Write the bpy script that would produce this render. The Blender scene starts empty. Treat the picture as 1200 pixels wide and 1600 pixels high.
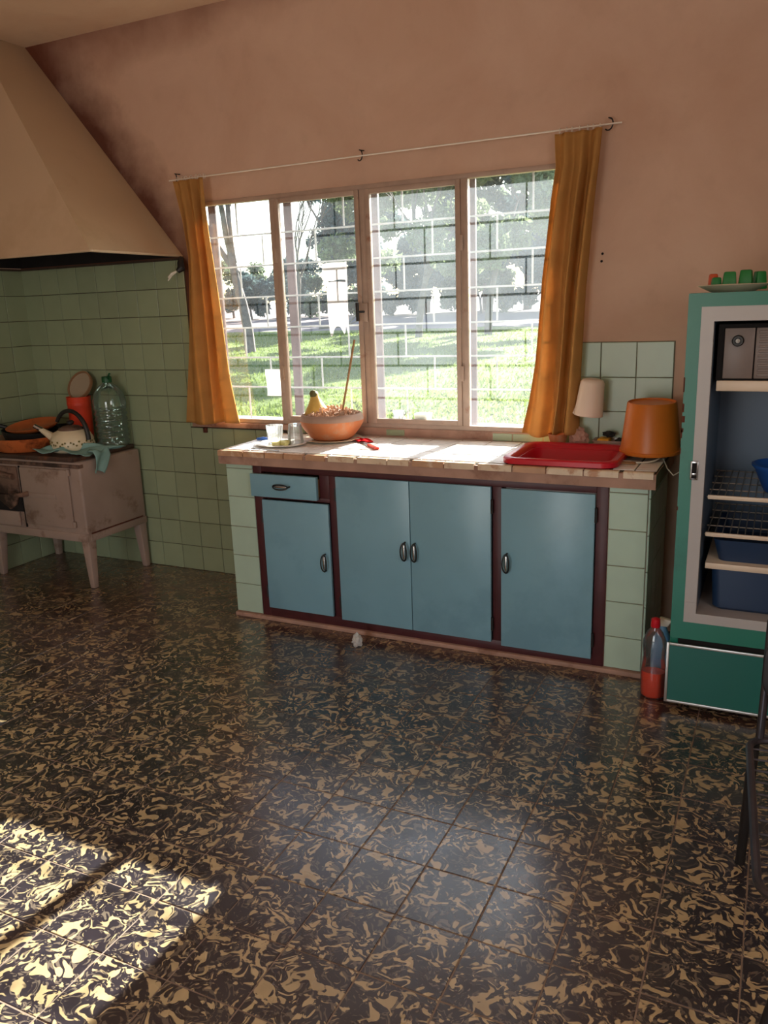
import bpy, bmesh, math, random
import numpy as np
from mathutils import Vector, Matrix, Euler, noise as mnoise

S = bpy.context.scene
COL = S.collection
random.seed(7)
PI = math.pi

# ------------------------------------------------------------------ camera
cam_d = bpy.data.cameras.new('camera')
cam = bpy.data.objects.new('camera', cam_d)
COL.objects.link(cam)
cam_d.sensor_fit = 'VERTICAL'
cam_d.sensor_height = 32.0
cam_d.lens = 32.0 * 1267.1 / 1600.0
cam_d.clip_start = 0.05
cam_d.clip_end = 400
RX = Vector((0.90100007, 0.43241923, -0.03482071))
RY = Vector((0.07570757, -0.23576383, -0.96885694))
RZ = Vector((-0.42716184, 0.87030399, -0.24516064))
m = Matrix.Identity(4)
for i in range(3):
    m[i][0] = RX[i]; m[i][1] = -RY[i]; m[i][2] = -RZ[i]
m[0][3], m[1][3], m[2][3] = 4.2605, -3.7318, 1.51
cam.matrix_world = m
S.camera = cam

# ------------------------------------------------------------------ exposure
S.view_settings.view_transform = 'Standard'
S.view_settings.look = 'None'
S.view_settings.gamma = 1.0
S.view_settings.use_curve_mapping = False
S.view_settings.exposure = 0.0

# ------------------------------------------------------------------ sky
W = bpy.data.worlds.new('sky'); S.world = W
W.use_nodes = True
wn = W.node_tree.nodes; wl = W.node_tree.links
sky = wn.new('ShaderNodeTexSky')
sky.sky_type = 'NISHITA'
sky.sun_disc = False
sky.sun_elevation = math.radians(27)
sky.sun_rotation = math.radians(5.7)
sky.dust_density = 1.5
sky.air_density = 1.0
wl.new(sky.outputs[0], wn['Background'].inputs[0])
wn['Background'].inputs[1].default_value = 0.5

# ------------------------------------------------------------------ sun
sd = bpy.data.lights.new('sun', 'SUN'); so = bpy.data.objects.new('sun', sd)
COL.objects.link(so)
so.rotation_euler = Vector((-0.1, -1.0, -0.51)).to_track_quat('-Z', 'Y').to_euler()
so.location = (5, 12, 10)
sd.energy = 31.0
sd.angle = math.radians(0.6)
sd.color = (1.0, 0.95, 0.87)

# ------------------------------------------------------------------ added fill lamps, set in the unseen openings behind the camera
def area(name, loc, d, sx, sy, power, col):
    l = bpy.data.lights.new(name, 'AREA'); o = bpy.data.objects.new(name, l)
    COL.objects.link(o)
    l.shape = 'RECTANGLE'; l.size = sx; l.size_y = sy; l.energy = power; l.color = col
    o.location = loc
    o.rotation_euler = Vector(d).to_track_quat('-Z', 'Y').to_euler()
    return o
area('doorway_fill', (3.0, -6.46, 1.15), (0, 1, 0), 1.6, 2.1, 40, (1.0, 0.93, 0.86))
area('side_window_fill', (5.76, -3.6, 1.75), (-1, 0, 0), 1.5, 1.2, 22, (1.0, 0.93, 0.86))

# ================================================================== materials
def L(r, g, b):
    f = lambda c: c / 12.92 if c <= 0.04045 else ((c + 0.055) / 1.055) ** 2.4
    return (f(r / 255), f(g / 255), f(b / 255), 1)

class NT:
    def __init__(s, name):
        s.m = bpy.data.materials.new(name); s.m.use_nodes = True
        s.t = s.m.node_tree; s.n = s.t.nodes; s.l = s.t.links
        s.b = s.n['Principled BSDF']; s.out = s.n['Material Output']
    def node(s, ty, **kw):
        o = s.n.new(ty)
        for k, v in kw.items():
            if k in o.inputs: 
                s.set(o.inputs[k], v)
            else: setattr(o, k, v)
        return o
    def set(s, inp, v):
        if hasattr(v, 'is_output') or isinstance(v, bpy.types.NodeSocket): s.l.new(v, inp)
        else: inp.default_value = v
    def coord(s, which='Object', rnd=0.0):
        tc = s.node('ShaderNodeTexCoord')
        out = tc.outputs[which]
        if rnd:
            oi = s.node('ShaderNodeObjectInfo')
            vm = s.node('ShaderNodeVectorMath', operation='MULTIPLY_ADD')
            s.l.new(oi.outputs['Random'], vm.inputs[0])
            vm.inputs[1].default_value = (rnd, rnd * 1.7, rnd * .6)
            s.l.new(out, vm.inputs[2])
            out = vm.outputs[0]
        return out
    def noise(s, vec, scale, detail=3, rough=.5, dist=0.0):
        n = s.node('ShaderNodeTexNoise', Scale=float(scale), Detail=float(detail), Roughness=float(rough), Distortion=float(dist))
        s.l.new(vec, n.inputs['Vector'])
        return n.outputs[0]
    def ramp(s, fac, stops, interp='LINEAR'):
        r = s.node('ShaderNodeValToRGB'); s.l.new(fac, r.inputs[0])
        cr = r.color_ramp; cr.interpolation = interp
        while len(cr.elements) < len(stops): cr.elements.new(0.5)
        for e, (p, c) in zip(cr.elements, stops):
            e.position = p
            e.color = c if not isinstance(c, (int, float)) else (c, c, c, 1)
        return r.outputs[0]
    def mix(s, fac, a, b, blend='MIX'):
        mx = s.node('ShaderNodeMix', data_type='RGBA', blend_type=blend)
        s.set(mx.inputs[0], fac); s.set(mx.inputs[6], a); s.set(mx.inputs[7], b)
        return mx.outputs[2]
    def math(s, op, a, b=0.0, clamp=False):
        n = s.node('ShaderNodeMath', operation=op, use_clamp=clamp)
        s.set(n.inputs[0], a); s.set(n.inputs[1], b)
        return n.outputs[0]
    def bump(s, h, strength=.2, dist=.01):
        b = s.node('ShaderNodeBump', Strength=strength, Distance=dist)
        s.l.new(h, b.inputs['Height']); s.l.new(b.outputs[0], s.b.inputs['Normal'])
    def col(s, c): s.set(s.b.inputs['Base Color'], c)
    def p(s, **kw):
        for k, v in kw.items(): s.set(s.b.inputs[k.replace('_', ' ')], v)

def scale4(c, k): return (min(1, c[0] * k), min(1, c[1] * k), min(1, c[2] * k), 1)

def paint(name, c, rough=.5, var=.12, scale=6, bump=.05, metal=0, spec=.5, dirt=None, dirt_at=.62, dirt_scale=4, rnd=0.0, coat=0, rndval=0):
    t = NT(name); v = t.coord('Object', rnd)
    n = t.noise(v, scale, 4)
    base = t.ramp(n, [(.3, scale4(c, 1 - var)), (.7, scale4(c, 1 + var))])
    if rndval:
        oi = t.node('ShaderNodeObjectInfo')
        hs = t.node('ShaderNodeHueSaturation'); t.l.new(base, hs.inputs['Color'])
        t.set(hs.inputs['Value'], t.math('ADD', t.math('MULTIPLY', oi.outputs['Random'], rndval), 1 - rndval / 2))
        base = hs.outputs[0]
    if dirt:
        d = t.noise(v, dirt_scale, 6, .65)
        f = t.ramp(d, [(dirt_at - .06, 0.0), (dirt_at + .06, 1.0)])
        base = t.mix(f, base, dirt)
    t.col(base)
    t.p(Roughness=rough, Metallic=metal)
    t.b.inputs['Specular IOR Level'].default_value = spec
    if coat: t.p(Coat_Weight=coat, Coat_Roughness=.15)
    if bump: t.bump(t.noise(v, scale * 8, 3), bump, .004)
    return t.m

def clear(name, tint=(1, 1, 1, 1), rough=.02, gloss=.12, body=0.0, body_col=(.8, .85, .85, 1)):
    """thin clear glass or plastic: straight-through with a Fresnel reflection"""
    t = NT(name); t.n.remove(t.b)
    tr = t.node('ShaderNodeBsdfTransparent', Color=tint)
    gl = t.node('ShaderNodeBsdfGlossy', Roughness=rough)
    fr = t.node('ShaderNodeFresnel', IOR=1.5)
    f = t.math('ADD', t.math('MULTIPLY', fr.outputs[0], .9), gloss * .2, True)
    mx = t.node('ShaderNodeMixShader'); t.l.new(f, mx.inputs[0]); t.l.new(tr.outputs[0], mx.inputs[1]); t.l.new(gl.outputs[0], mx.inputs[2])
    o = mx
    if body:
        df = t.node('ShaderNodeBsdfTranslucent', Color=body_col); d2 = t.node('ShaderNodeBsdfDiffuse', Color=body_col)
        a = t.node('ShaderNodeAddShader'); m0 = t.node('ShaderNodeMixShader'); m0.inputs[0].default_value = .5
        t.l.new(df.outputs[0], m0.inputs[1]); t.l.new(d2.outputs[0], m0.inputs[2])
        m2 = t.node('ShaderNodeMixShader'); m2.inputs[0].default_value = body
        t.l.new(mx.outputs[0], m2.inputs[1]); t.l.new(m0.outputs[0], m2.inputs[2]); o = m2
    t.l.new(o.outputs[0], t.out.inputs[0])
    return t.m

def dusty_pane(name, lo, hi):
    """window glass with a film of dust that scatters the sun"""
    t = NT(name); t.n.remove(t.b)
    v = t.coord('Object')
    n = t.noise(v, 3.0, 5, .6)
    n2 = t.noise(v, 38, 4, .7)
    f = t.math('ADD', t.ramp(n, [(.3, lo), (.75, hi)]), t.ramp(n2, [(.62, 0.0), (.75, .02)]), True)
    tr = t.node('ShaderNodeBsdfTransparent', Color=(.93, .96, .96, 1))
    gl = t.node('ShaderNodeBsdfGlossy', Roughness=.03)
    fr = t.node('ShaderNodeFresnel', IOR=1.45)
    mx = t.node('ShaderNodeMixShader'); t.l.new(t.math('MULTIPLY', fr.outputs[0], .7), mx.inputs[0])
    t.l.new(tr.outputs[0], mx.inputs[1]); t.l.new(gl.outputs[0], mx.inputs[2])
    df = t.node('ShaderNodeBsdfTranslucent', Color=(.70, .78, .86, 1)); d2 = t.node('ShaderNodeBsdfDiffuse', Color=(.7, .7, .68, 1))
    m0 = t.node('ShaderNodeMixShader'); m0.inputs[0].default_value = .25
    t.l.new(df.outputs[0], m0.inputs[1]); t.l.new(d2.outputs[0], m0.inputs[2])
    m2 = t.node('ShaderNodeMixShader'); t.l.new(f, m2.inputs[0])
    t.l.new(mx.outputs[0], m2.inputs[1]); t.l.new(m0.outputs[0], m2.inputs[2])
    t.l.new(m2.outputs[0], t.out.inputs[0])
    return t.m

def cloth(name, c, trans=.35, var=.1, weave=350, fold_var=0):
    t = NT(name); t.n.remove(t.b)
    v = t.coord('Object')
    n = t.noise(v, 9, 4)
    c0 = t.ramp(n, [(.3, scale4(c, 1 - var)), (.7, scale4(c, 1 + var))])
    d = t.node('ShaderNodeBsdfDiffuse'); tl = t.node('ShaderNodeBsdfTranslucent')
    t.l.new(c0, d.inputs[0]); t.l.new(c0, tl.inputs[0])
    b = t.node('ShaderNodeBump', Strength=.25, Distance=.002); t.l.new(t.noise(v, weave, 2), b.inputs['Height'])
    t.l.new(b.outputs[0], d.inputs['Normal'])
    mx = t.node('ShaderNodeMixShader'); mx.inputs[0].default_value = trans
    t.l.new(d.outputs[0], mx.inputs[1]); t.l.new(tl.outputs[0], mx.inputs[2])
    t.l.new(mx.outputs[0], t.out.inputs[0])
    return t.m

def floor_tile_mat(name, c_dark, c_cream, c_mid):
    t = NT(name); v = t.coord('Object', 60.0)
    g = t.node('ShaderNodeNewGeometry').outputs['Position']
    warp = t.node('ShaderNodeTexNoise', Scale=12.0, Detail=1.0)
    t.l.new(v, warp.inputs['Vector'])
    wv = t.node('ShaderNodeVectorMath', operation='MULTIPLY_ADD')
    t.l.new(warp.outputs['Color'], wv.inputs[0]); wv.inputs[1].default_value = (.11, .11, .11); t.l.new(v, wv.inputs[2])
    n = t.noise(wv.outputs[0], 31, 1.6, .45, 1.2)
    flake = t.ramp(n, [(.55, 0.0), (.585, 1.0)])
    n2 = t.noise(wv.outputs[0], 52, 1.0, .4, 1.6)
    grey = t.ramp(n2, [(.56, 0.0), (.62, 1.0)])
    tone = t.noise(v, 14, 2)
    cream = t.mix(tone, scale4(c_cream, .6), scale4(c_cream, 1.35))
    dark = t.mix(t.noise(v, 20, 3), scale4(c_dark, .6), scale4(c_dark, 1.5))
    c = t.mix(grey, dark, c_mid)
    c = t.mix(flake, c, cream)
    # reddish earth trodden in along the wall and below the stove
    sx = t.node('ShaderNodeSeparateXYZ'); t.l.new(g, sx.inputs[0])
    dn = t.noise(g, 2.2, 5, .6)
    dd = t.math('ADD', t.math('ADD', t.math('MULTIPLY', sx.outputs[1], .42), .32), t.math('MULTIPLY', dn, 1.0))
    dfac = t.ramp(dd, [(.24, 0.0), (.8, .58)])
    c = t.mix(dfac, c, L(106, 66, 50))
    t.col(c)
    rn = t.noise(g, 5, 4)
    t.set(t.b.inputs['Roughness'], t.ramp(rn, [(.3, .22), (.7, .34)]))
    t.b.inputs['Specular IOR Level'].default_value = 1.0
    t.p(Coat_Weight=.6, Coat_Roughness=.26)
    t.bump(t.noise(v, 40, 3), .05, .004)
    return t.m

def plaster_mat(name, c, c2, soot=False, bump=.25):
    t = NT(name); g = t.node('ShaderNodeNewGeometry').outputs['Position']
    n = t.noise(g, 1.6, 6, .62, .4)
    n2 = t.noise(g, 7, 5, .6)
    base = t.mix(t.ramp(n, [(.35, 0.0), (.68, 1.0)]), c, c2)
    base = t.mix(t.ramp(n2, [(.55, 0.0), (.8, .35)]), base, scale4(c2, .8))
    if soot:
        sx = t.node('ShaderNodeSeparateXYZ'); t.l.new(g, sx.inputs[0])
        x, z = sx.outputs[0], sx.outputs[2]
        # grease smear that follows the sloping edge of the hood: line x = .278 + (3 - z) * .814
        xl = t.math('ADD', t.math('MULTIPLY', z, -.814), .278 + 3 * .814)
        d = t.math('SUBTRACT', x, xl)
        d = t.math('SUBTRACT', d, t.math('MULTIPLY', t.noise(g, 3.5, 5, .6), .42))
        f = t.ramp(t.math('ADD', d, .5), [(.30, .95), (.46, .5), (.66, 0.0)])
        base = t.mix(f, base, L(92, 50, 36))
        # smoke tide mark under the ceiling, fading along the wall
        zc = t.math('ADD', t.math('SUBTRACT', 3.0, z), t.math('MULTIPLY', x, .10))
        zc = t.math('SUBTRACT', zc, t.math('MULTIPLY', t.noise(g, 2.5, 5, .6), .35))
        f2 = t.ramp(t.math('ADD', zc, .4), [(.25, .8), (.55, 0.0)])
        base = t.mix(f2, base, L(120, 66, 44))
    t.col(base); t.p(Roughness=.85)
    t.b.inputs['Specular IOR Level'].default_value = .2
    h = t.math('ADD', t.noise(g, 5, 4), t.math('MULTIPLY', t.noise(g, 70, 3), .15))
    t.bump(h, bump, .015)
    return t.m

MT = {}
MT['wall'] = plaster_mat('salmon_plaster', L(216, 185, 163), L(202, 167, 145), True)
MT['wall_plain'] = plaster_mat('salmon_plaster_plain', L(216, 185, 163), L(202, 167, 145))
MT['ceiling'] = plaster_mat('cream_ceiling_plaster', L(240, 214, 184), L(230, 196, 164), False, .12)
MT['hood'] = paint('hood_cream_paint', L(200, 176, 146), .6, .05, 1.5, .06, dirt=L(190, 164, 132), dirt_at=.62, dirt_scale=1.2)
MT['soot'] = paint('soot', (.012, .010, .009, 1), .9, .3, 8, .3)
MT['green_tile_shaded'] = paint('shaded_green_glaze', L(152, 164, 132), .3, .04, 10, .02, rnd=30, rndval=.14)  # tile green darkened to carry the shade of the corner under the hood
MT['counter_tile_green'] = paint('mint_green_glaze', L(180, 204, 184), .3, .03, 10, .02, rnd=30, rndval=.08)
MT['grout'] = paint('dark_grout', L(74, 60, 46), .9, .2, 20, .1)
MT['grout_pale'] = paint('greyed_grout', L(122, 112, 94), .9, .2, 20, .1)
MT['floor_grout'] = paint('sandy_grout', L(140, 120, 104), .8, .2, 20, .1)
MT['floor_tile'] = floor_tile_mat('black_cream_swirl_tile', (.018, .0145, .020, 1), L(192, 168, 126), L(106, 94, 82))
MT['concrete'] = paint('pinkish_concrete', L(176, 140, 122), .8, .15, 9, .2, dirt=L(140, 100, 82), dirt_at=.6)
MT['white_tile'] = paint('worn_white_tile', L(240, 234, 228), .35, .04, 12, .03, dirt=L(196, 170, 150), dirt_at=.78, dirt_scale=9, rnd=30, rndval=.12)
MT['nosing_a'] = paint('cream_edging_tile', L(226, 204, 176), .35, .08, 20, .03, dirt=L(190, 140, 104), dirt_at=.6, dirt_scale=14, rnd=30)
MT['nosing_b'] = paint('buff_edging_tile', L(196, 152, 118), .4, .1, 20, .03, dirt=L(220, 196, 170), dirt_at=.6, dirt_scale=14, rnd=30)
MT['maroon'] = paint('maroon_paint', L(76, 34, 38), .45, .15, 12, .06)
MT['blue_door'] = paint('blue_gloss_paint', L(128, 173, 190), .3, .05, 3.5, .03, dirt=L(120, 164, 182), dirt_at=.58, dirt_scale=2.6)
MT['black_iron'] = paint('black_iron', (.015, .014, .014, 1), .45, .2, 20, .1)
MT['chrome'] = paint('dull_chrome', (.55, .55, .55, 1), .25, .08, 20, 0, metal=1)
MT['window_frame'] = paint('beige_frame_paint', L(176, 152, 136), .5, .08, 18, .12, dirt=L(150, 110, 90), dirt_at=.68, dirt_scale=16)
MT['grille_white'] = paint('white_grille_paint', L(152, 148, 148), .5, .08, 20, .05)
MT['grille_brown'] = paint('mauve_brown_post_paint', L(88, 64, 66), .6, .1, 20, .08)
MT['pane_clean'] = dusty_pane('dusty_glass_light', .005, .016)
MT['pane_mid'] = dusty_pane('dusty_glass_medium', .009, .022)
MT['pane_dirty'] = dusty_pane('dusty_glass_heavy', .030, .052)
MT['curtain'] = cloth('gold_curtain_cloth', L(200, 150, 88), .26)
MT['curtain_pale'] = cloth('pale_hem_thread', L(236, 208, 170), .3)
MT['white_paper'] = cloth('white_paper', L(240, 240, 238), .5, .04, 80)
MT['label_paper'] = clear('thin_label_paper', (.9, .88, .88, 1), .5, .1, .24, (.78, .72, .72, 1))
MT['white_plastic'] = paint('cream_plastic', L(236, 214, 194), .4, .04, 6, .01)
MT['red_tub'] = paint('red_plastic', L(196, 16, 40), .32, .04, 5, .01)
MT['orange_bucket'] = paint('orange_plastic', L(220, 122, 40), .38, .05, 5, .015)
MT['clay'] = paint('terracotta', L(192, 114, 68), .7, .12, 7, .15, dirt=L(186, 146, 116), dirt_at=.64, dirt_scale=6)
MT['clay_rim'] = paint('terracotta_bleached', L(168, 138, 122), .75, .12, 12, .15)
MT['gourd'] = paint('gourd_skin', L(222, 184, 96), .5, .18, 14, .1, dirt=L(120, 104, 52), dirt_at=.62, dirt_scale=7)
MT['gourd_stem'] = paint('gourd_stem', L(96, 92, 52), .8, .2, 30, .1)
MT['stick'] = paint('wooden_stick', L(158, 116, 74), .7, .15, 30, .05)
MT['chips'] = paint('dried_bark', L(214, 176, 150), .8, .2, 30, .1, rnd=10, rndval=.6)
MT['china'] = paint('white_china', L(234, 226, 212), .25, .03, 6, .0)
MT['plate_cream'] = paint('cream_china', L(216, 202, 178), .3, .04, 6, .0)  # cream china, a tone darker than the white
MT['glass'] = clear('drinking_glass', (.98, .99, .99, 1), .02, .1, .16, (.9, .92, .92, 1))
MT['soap'] = paint('yellow_soap', L(232, 226, 150), .5, .08, 12, .03)
MT['blue_plastic'] = paint('blue_plastic', L(38, 92, 176), .35, .05, 5, .01)
MT['red_knife'] = paint('red_knife_plastic', L(230, 64, 36), .35, .04, 9, .0)
MT['red_cloth'] = cloth('red_rag', L(206, 40, 44), .15)
MT['pink_cloth'] = cloth('pink_rag', L(206, 164, 146), .15)
MT['teal_cloth'] = cloth('teal_rag', L(146, 184, 178), .1)
MT['scourer'] = paint('black_scourer', (.02, .02, .02, 1), .9, .3, 60, .5)
MT['brass'] = paint('aged_brass', (.45, .33, .16, 1), .4, .1, 12, .02, metal=1)
MT['fridge_green'] = paint('emerald_enamel', L(34, 122, 102), .35, .05, 3, .02, dirt=L(30, 108, 90), dirt_at=.6, dirt_scale=3)
MT['fridge_panel'] = paint('dark_emerald_enamel', L(28, 104, 94), .35, .04, 3, .02)
MT['fridge_white'] = paint('white_liner', L(184, 180, 178), .35, .03, 5, .01)
MT['fridge_cream'] = paint('cream_plastic_trim', L(226, 206, 182), .4, .04, 9, .01)
MT['fridge_blue'] = paint('grey_blue_liner', L(92, 112, 134), .35, .04, 5, .01)
MT['freezer_grey'] = paint('freezer_front_grey', L(126, 112, 106), .4, .06, 6, .02)
MT['rust'] = paint('rust', L(92, 46, 30), .9, .3, 30, .3)
MT['alu'] = paint('aluminium_trim', (.62, .60, .58, 1), .4, .05, 20, 0, metal=.8)
MT['wire'] = paint('grey_shelf_wire', L(150, 146, 140), .4, .05, 20, 0, metal=.5)
MT['navy'] = paint('dark_blue_crate', L(30, 54, 86), .4, .05, 6, .01)
MT['green_plastic'] = paint('green_plastic', L(24, 122, 54), .45, .08, 9, .02)
MT['orange_red'] = paint('orange_red_plastic', L(206, 82, 36), .45, .06, 9, .02)
MT['red_cap'] = paint('red_cap', L(206, 24, 40), .4, .03, 9, 0)
MT['bottle_clear'] = clear('clear_bottle', (.95, .96, .97, 1), .05, .2, .06, (.8, .82, .88, 1))
MT['orange_liquid'] = paint('orange_detergent', L(236, 72, 32), .15, .04, 9, 0)
MT['blue_label'] = paint('blue_label', L(96, 148, 190), .4, .06, 9, 0)
MT['stove_white'] = paint('chipped_white_enamel', L(166, 144, 132), .5, .15, 3, .08, dirt=L(122, 96, 82), dirt_at=.62, dirt_scale=5)
MT['stove_dirty'] = paint('scorched_enamel', L(120, 92, 78), .6, .25, 8, .15, dirt=L(52, 34, 28), dirt_at=.52, dirt_scale=7)
MT['stove_top'] = paint('rusty_cast_iron', L(66, 46, 38), .6, .3, 9, .3, dirt=L(120, 74, 48), dirt_at=.58, dirt_scale=6)
MT['pan_orange'] = paint('orange_pan_enamel', L(196, 104, 54), .4, .12, 7, .05, dirt=L(120, 56, 32), dirt_at=.62, dirt_scale=8)
MT['pan_cream'] = paint('cream_pan_enamel', L(220, 190, 160), .4, .06, 7, .03)
MT['kettle'] = paint('kettle_enamel', L(232, 216, 184), .3, .04, 7, .0, dirt=L(168, 140, 96), dirt_at=.68, dirt_scale=10)
MT['kettle_leaf'] = paint('kettle_leaf_decoration', L(122, 112, 52), .3, .2, 30, 0)
MT['red_tin'] = paint('red_tin_paint', L(222, 66, 36), .45, .07, 6, .02)
MT['tan_rim'] = paint('tan_rim_plastic', L(150, 112, 80), .5, .06, 10, .01)
MT['lid_grey'] = paint('warm_grey_lid', L(176, 158, 136), .5, .05, 6, .01)
MT['water_bottle'] = clear('green_bottle_plastic', (.84, .95, .90, 1), .06, .3, .10, (.62, .84, .74, 1))
MT['green_cap'] = paint('dark_green_cap', L(16, 84, 46), .4, .03, 9, 0)
MT['hole'] = paint('shadow_hole', (.01, .008, .008, 1), .95, .1, 9, 0)
MT['chair_metal'] = paint('dark_steel_tube', (.10, .095, .11, 1), .35, .1, 20, 0, metal=.8)
MT['chair_pad'] = paint('black_vinyl', (.012, .011, .012, 1), .5, .1, 20, .1)
MT['yellow_sponge'] = paint('yellow_sponge', L(226, 168, 50), .9, .1, 40, .3)
MT['tray_clear'] = clear('clear_tray', (.92, .9, .88, 1), .1, .2, .35, (.85, .7, .6, 1))
# outside
def grass_mat():
    t = NT('lawn_green'); g = t.node('ShaderNodeNewGeometry').outputs['Position']
    n = t.noise(g, .35, 5, .6); n2 = t.noise(g, 6, 5, .7)
    c = t.mix(n, L(98, 112, 56), L(114, 128, 68))
    c = t.mix(t.ramp(n2, [(.45, 0.0), (.75, .7)]), c, L(92, 106, 54))
    t.col(c); t.p(Roughness=.9); t.b.inputs['Specular IOR Level'].default_value = .1
    t.bump(t.noise(g, 22, 4), .5, .05)
    return t.m
MT['lawn'] = grass_mat()
MT['blade'] = cloth('grass_blade', L(120, 136, 70), .4, .25, 30)
MT['field'] = paint('pinkish_dry_field', L(118, 102, 102), .95, .12, .5, .2, dirt=L(112, 98, 90), dirt_at=.6, dirt_scale=.3)
MT['bark'] = paint('grey_bark', L(112, 100, 96), .9, .25, 8, .5)
MT['leaf_a'] = cloth('olive_leaf', L(104, 118, 92), .4, .4, 2)
MT['leaf_b'] = cloth('grey_green_leaf', L(92, 108, 106), .4, .4, 2)
MT['leaf_c'] = cloth('pale_green_leaf', L(126, 138, 104), .4, .4, 2)
MT['oven'] = paint('whitewash', L(226, 216, 214), .85, .08, 3, .2, dirt=L(190, 176, 170), dirt_at=.6, dirt_scale=3)
MT['outer_wall'] = paint('outer_render', L(206, 196, 186), .9, .08, 3, .2)

# ================================================================== mesh helpers
class MB:
    def __init__(s): s.v = []; s.f = []
    def add(s, vs, fs):
        o = len(s.v); s.v += [tuple(p) for p in vs]; s.f += [tuple(i + o for i in f) for f in fs]; return s
    def box(s, x0, x1, y0, y1, z0, z1):
        if x0 > x1: x0, x1 = x1, x0
        if y0 > y1: y0, y1 = y1, y0
        if z0 > z1: z0, z1 = z1, z0
        return s.add([(x0, y0, z0), (x1, y0, z0), (x1, y1, z0), (x0, y1, z0), (x0, y0, z1), (x1, y0, z1), (x1, y1, z1), (x0, y1, z1)],
                     [(0, 3, 2, 1), (4, 5, 6, 7), (0, 1, 5, 4), (1, 2, 6, 5), (2, 3, 7, 6), (3, 0, 4, 7)])
    def hexa(s, lo, hi):
        """two quads (lower, upper), each four points counter-clockwise seen from above"""
        return s.add(list(lo) + list(hi), [(0, 3, 2, 1), (4, 5, 6, 7), (0, 1, 5, 4), (1, 2, 6, 5), (2, 3, 7, 6), (3, 0, 4, 7)])
    def lathe(s, prof, c=(0, 0, 0), n=28, close=False, sx=1, sy=1, tilt=None, rib=None):
        """prof: (r, z) from the bottom up"""
        vs = []; fs = []
        for r, z in prof:
            for k in range(n):
                a = 2 * PI * k / n
                rr = r * (1 + (rib(k, n, z) if rib else 0))
                p = Vector((rr * math.cos(a) * sx, rr * math.sin(a) * sy, z))
                if tilt: p = tilt @ p
                vs.append((p.x + c[0], p.y + c[1], p.z + c[2]))
        for i in range(len(prof) - 1):
            for k in range(n):
                a, b = i * n + k, i * n + (k + 1) % n
                fs.append((a, b, b + n, a + n))
        if prof[0][0] > 1e-6 and not close: fs.append(tuple(range(n - 1, -1, -1)))
        if prof[-1][0] > 1e-6 and not close: fs.append(tuple((len(prof) - 1) * n + k for k in range(n)))
        return s.add(vs, fs)
    def tube(s, pts, r, n=8, closed=False, cap=True):
        pts = [Vector(p) for p in pts]; N = len(pts)
        rs = r if isinstance(r, (list, tuple)) else [r] * N
        vs = []; fs = []; up = None
        for i, p in enumerate(pts):
            a = pts[(i - 1) % N] if (closed or i > 0) else p
            b = pts[(i + 1) % N] if (closed or i < N - 1) else p
            t = (b - a).normalized()
            if up is None:
                up = t.orthogonal().normalized()
            else:
                up = (up - t * up.dot(t))
                up = up.normalized() if up.length > 1e-6 else t.orthogonal().normalized()
            w = t.cross(up)
            for k in range(n):
                q = 2 * PI * k / n
                vs.append(p + (up * math.cos(q) + w * math.sin(q)) * rs[i])
        M = N if closed else N - 1
        for i in range(M):
            for k in range(n):
                a, b = i * n + k, i * n + (k + 1) % n
                c, d = ((i + 1) % N) * n + (k + 1) % n, ((i + 1) % N) * n + k
                fs.append((a, b, c, d))
        if not closed and cap:
            fs.append(tuple(range(n - 1, -1, -1))); fs.append(tuple((N - 1) * n + k for k in range(n)))
        return s.add(vs, fs)
    def grid(s, fn, nu, nv):
        vs = [fn(i / nu, j / nv) for j in range(nv + 1) for i in range(nu + 1)]
        fs = [(j * (nu + 1) + i, j * (nu + 1) + i + 1, (j + 1) * (nu + 1) + i + 1, (j + 1) * (nu + 1) + i) for j in range(nv) for i in range(nu)]
        return s.add(vs, fs)
    def prism(s, poly, y0, y1, axis='y'):
        """extrude a 2-D polygon; axis y: poly is (x, z); axis z: (x, y); axis x: (y, z)"""
        n = len(poly)
        def P(p, h): return (p[0], h, p[1]) if axis == 'y' else ((p[0], p[1], h) if axis == 'z' else (h, p[0], p[1]))
        vs = [P(p, y0) for p in poly] + [P(p, y1) for p in poly]
        fs = [tuple(range(n)), tuple(range(2 * n - 1, n - 1, -1))] + [(i, i + n, (i + 1) % n + n, (i + 1) % n) for i in range(n)]
        return s.add(vs, fs)
    def build(s, name, mat, parent=None, bevel=0, seg=2, smooth=True, solid=0, subsurf=0, angle=38, local=False, kind=None):
        me = bpy.data.meshes.new(name)
        off = Vector((0, 0, 0))
        if parent and not local:
            q = parent
            while q: off += q.location; q = q.parent
        me.from_pydata([(p[0] - off.x, p[1] - off.y, p[2] - off.z) for p in s.v], [], s.f)
        bm = bmesh.new(); bm.from_mesh(me)
        bmesh.ops.recalc_face_normals(bm, faces=bm.faces)
        if bevel:
            ed = [e for e in bm.edges if len(e.link_faces) == 2 and e.calc_face_angle(0) > .6]
            bmesh.ops.bevel(bm, geom=ed, offset=bevel, segments=seg, affect='EDGES', profile=.5, clamp_overlap=True)
        bm.to_mesh(me); bm.free()
        if smooth:
            me.polygons.foreach_set('use_smooth', [True] * len(me.polygons))
            me.set_sharp_from_angle(angle=math.radians(angle))
        me.materials.append(MT[mat] if isinstance(mat, str) else mat)
        o = bpy.data.objects.new(name, me); COL.objects.link(o)
        if parent: o.parent = parent
        if solid:
            md = o.modifiers.new('solid', 'SOLIDIFY'); md.thickness = solid; md.offset = 0
        if subsurf:
            md = o.modifiers.new('sub', 'SUBSURF'); md.levels = subsurf; md.render_levels = subsurf
        if kind: o['kind'] = kind
        return o

def tag(o, label, cat, group=None, kind=None):
    o['label'] = label; o['category'] = cat
    if group: o['group'] = group
    if kind: o['kind'] = kind
    return o

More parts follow.
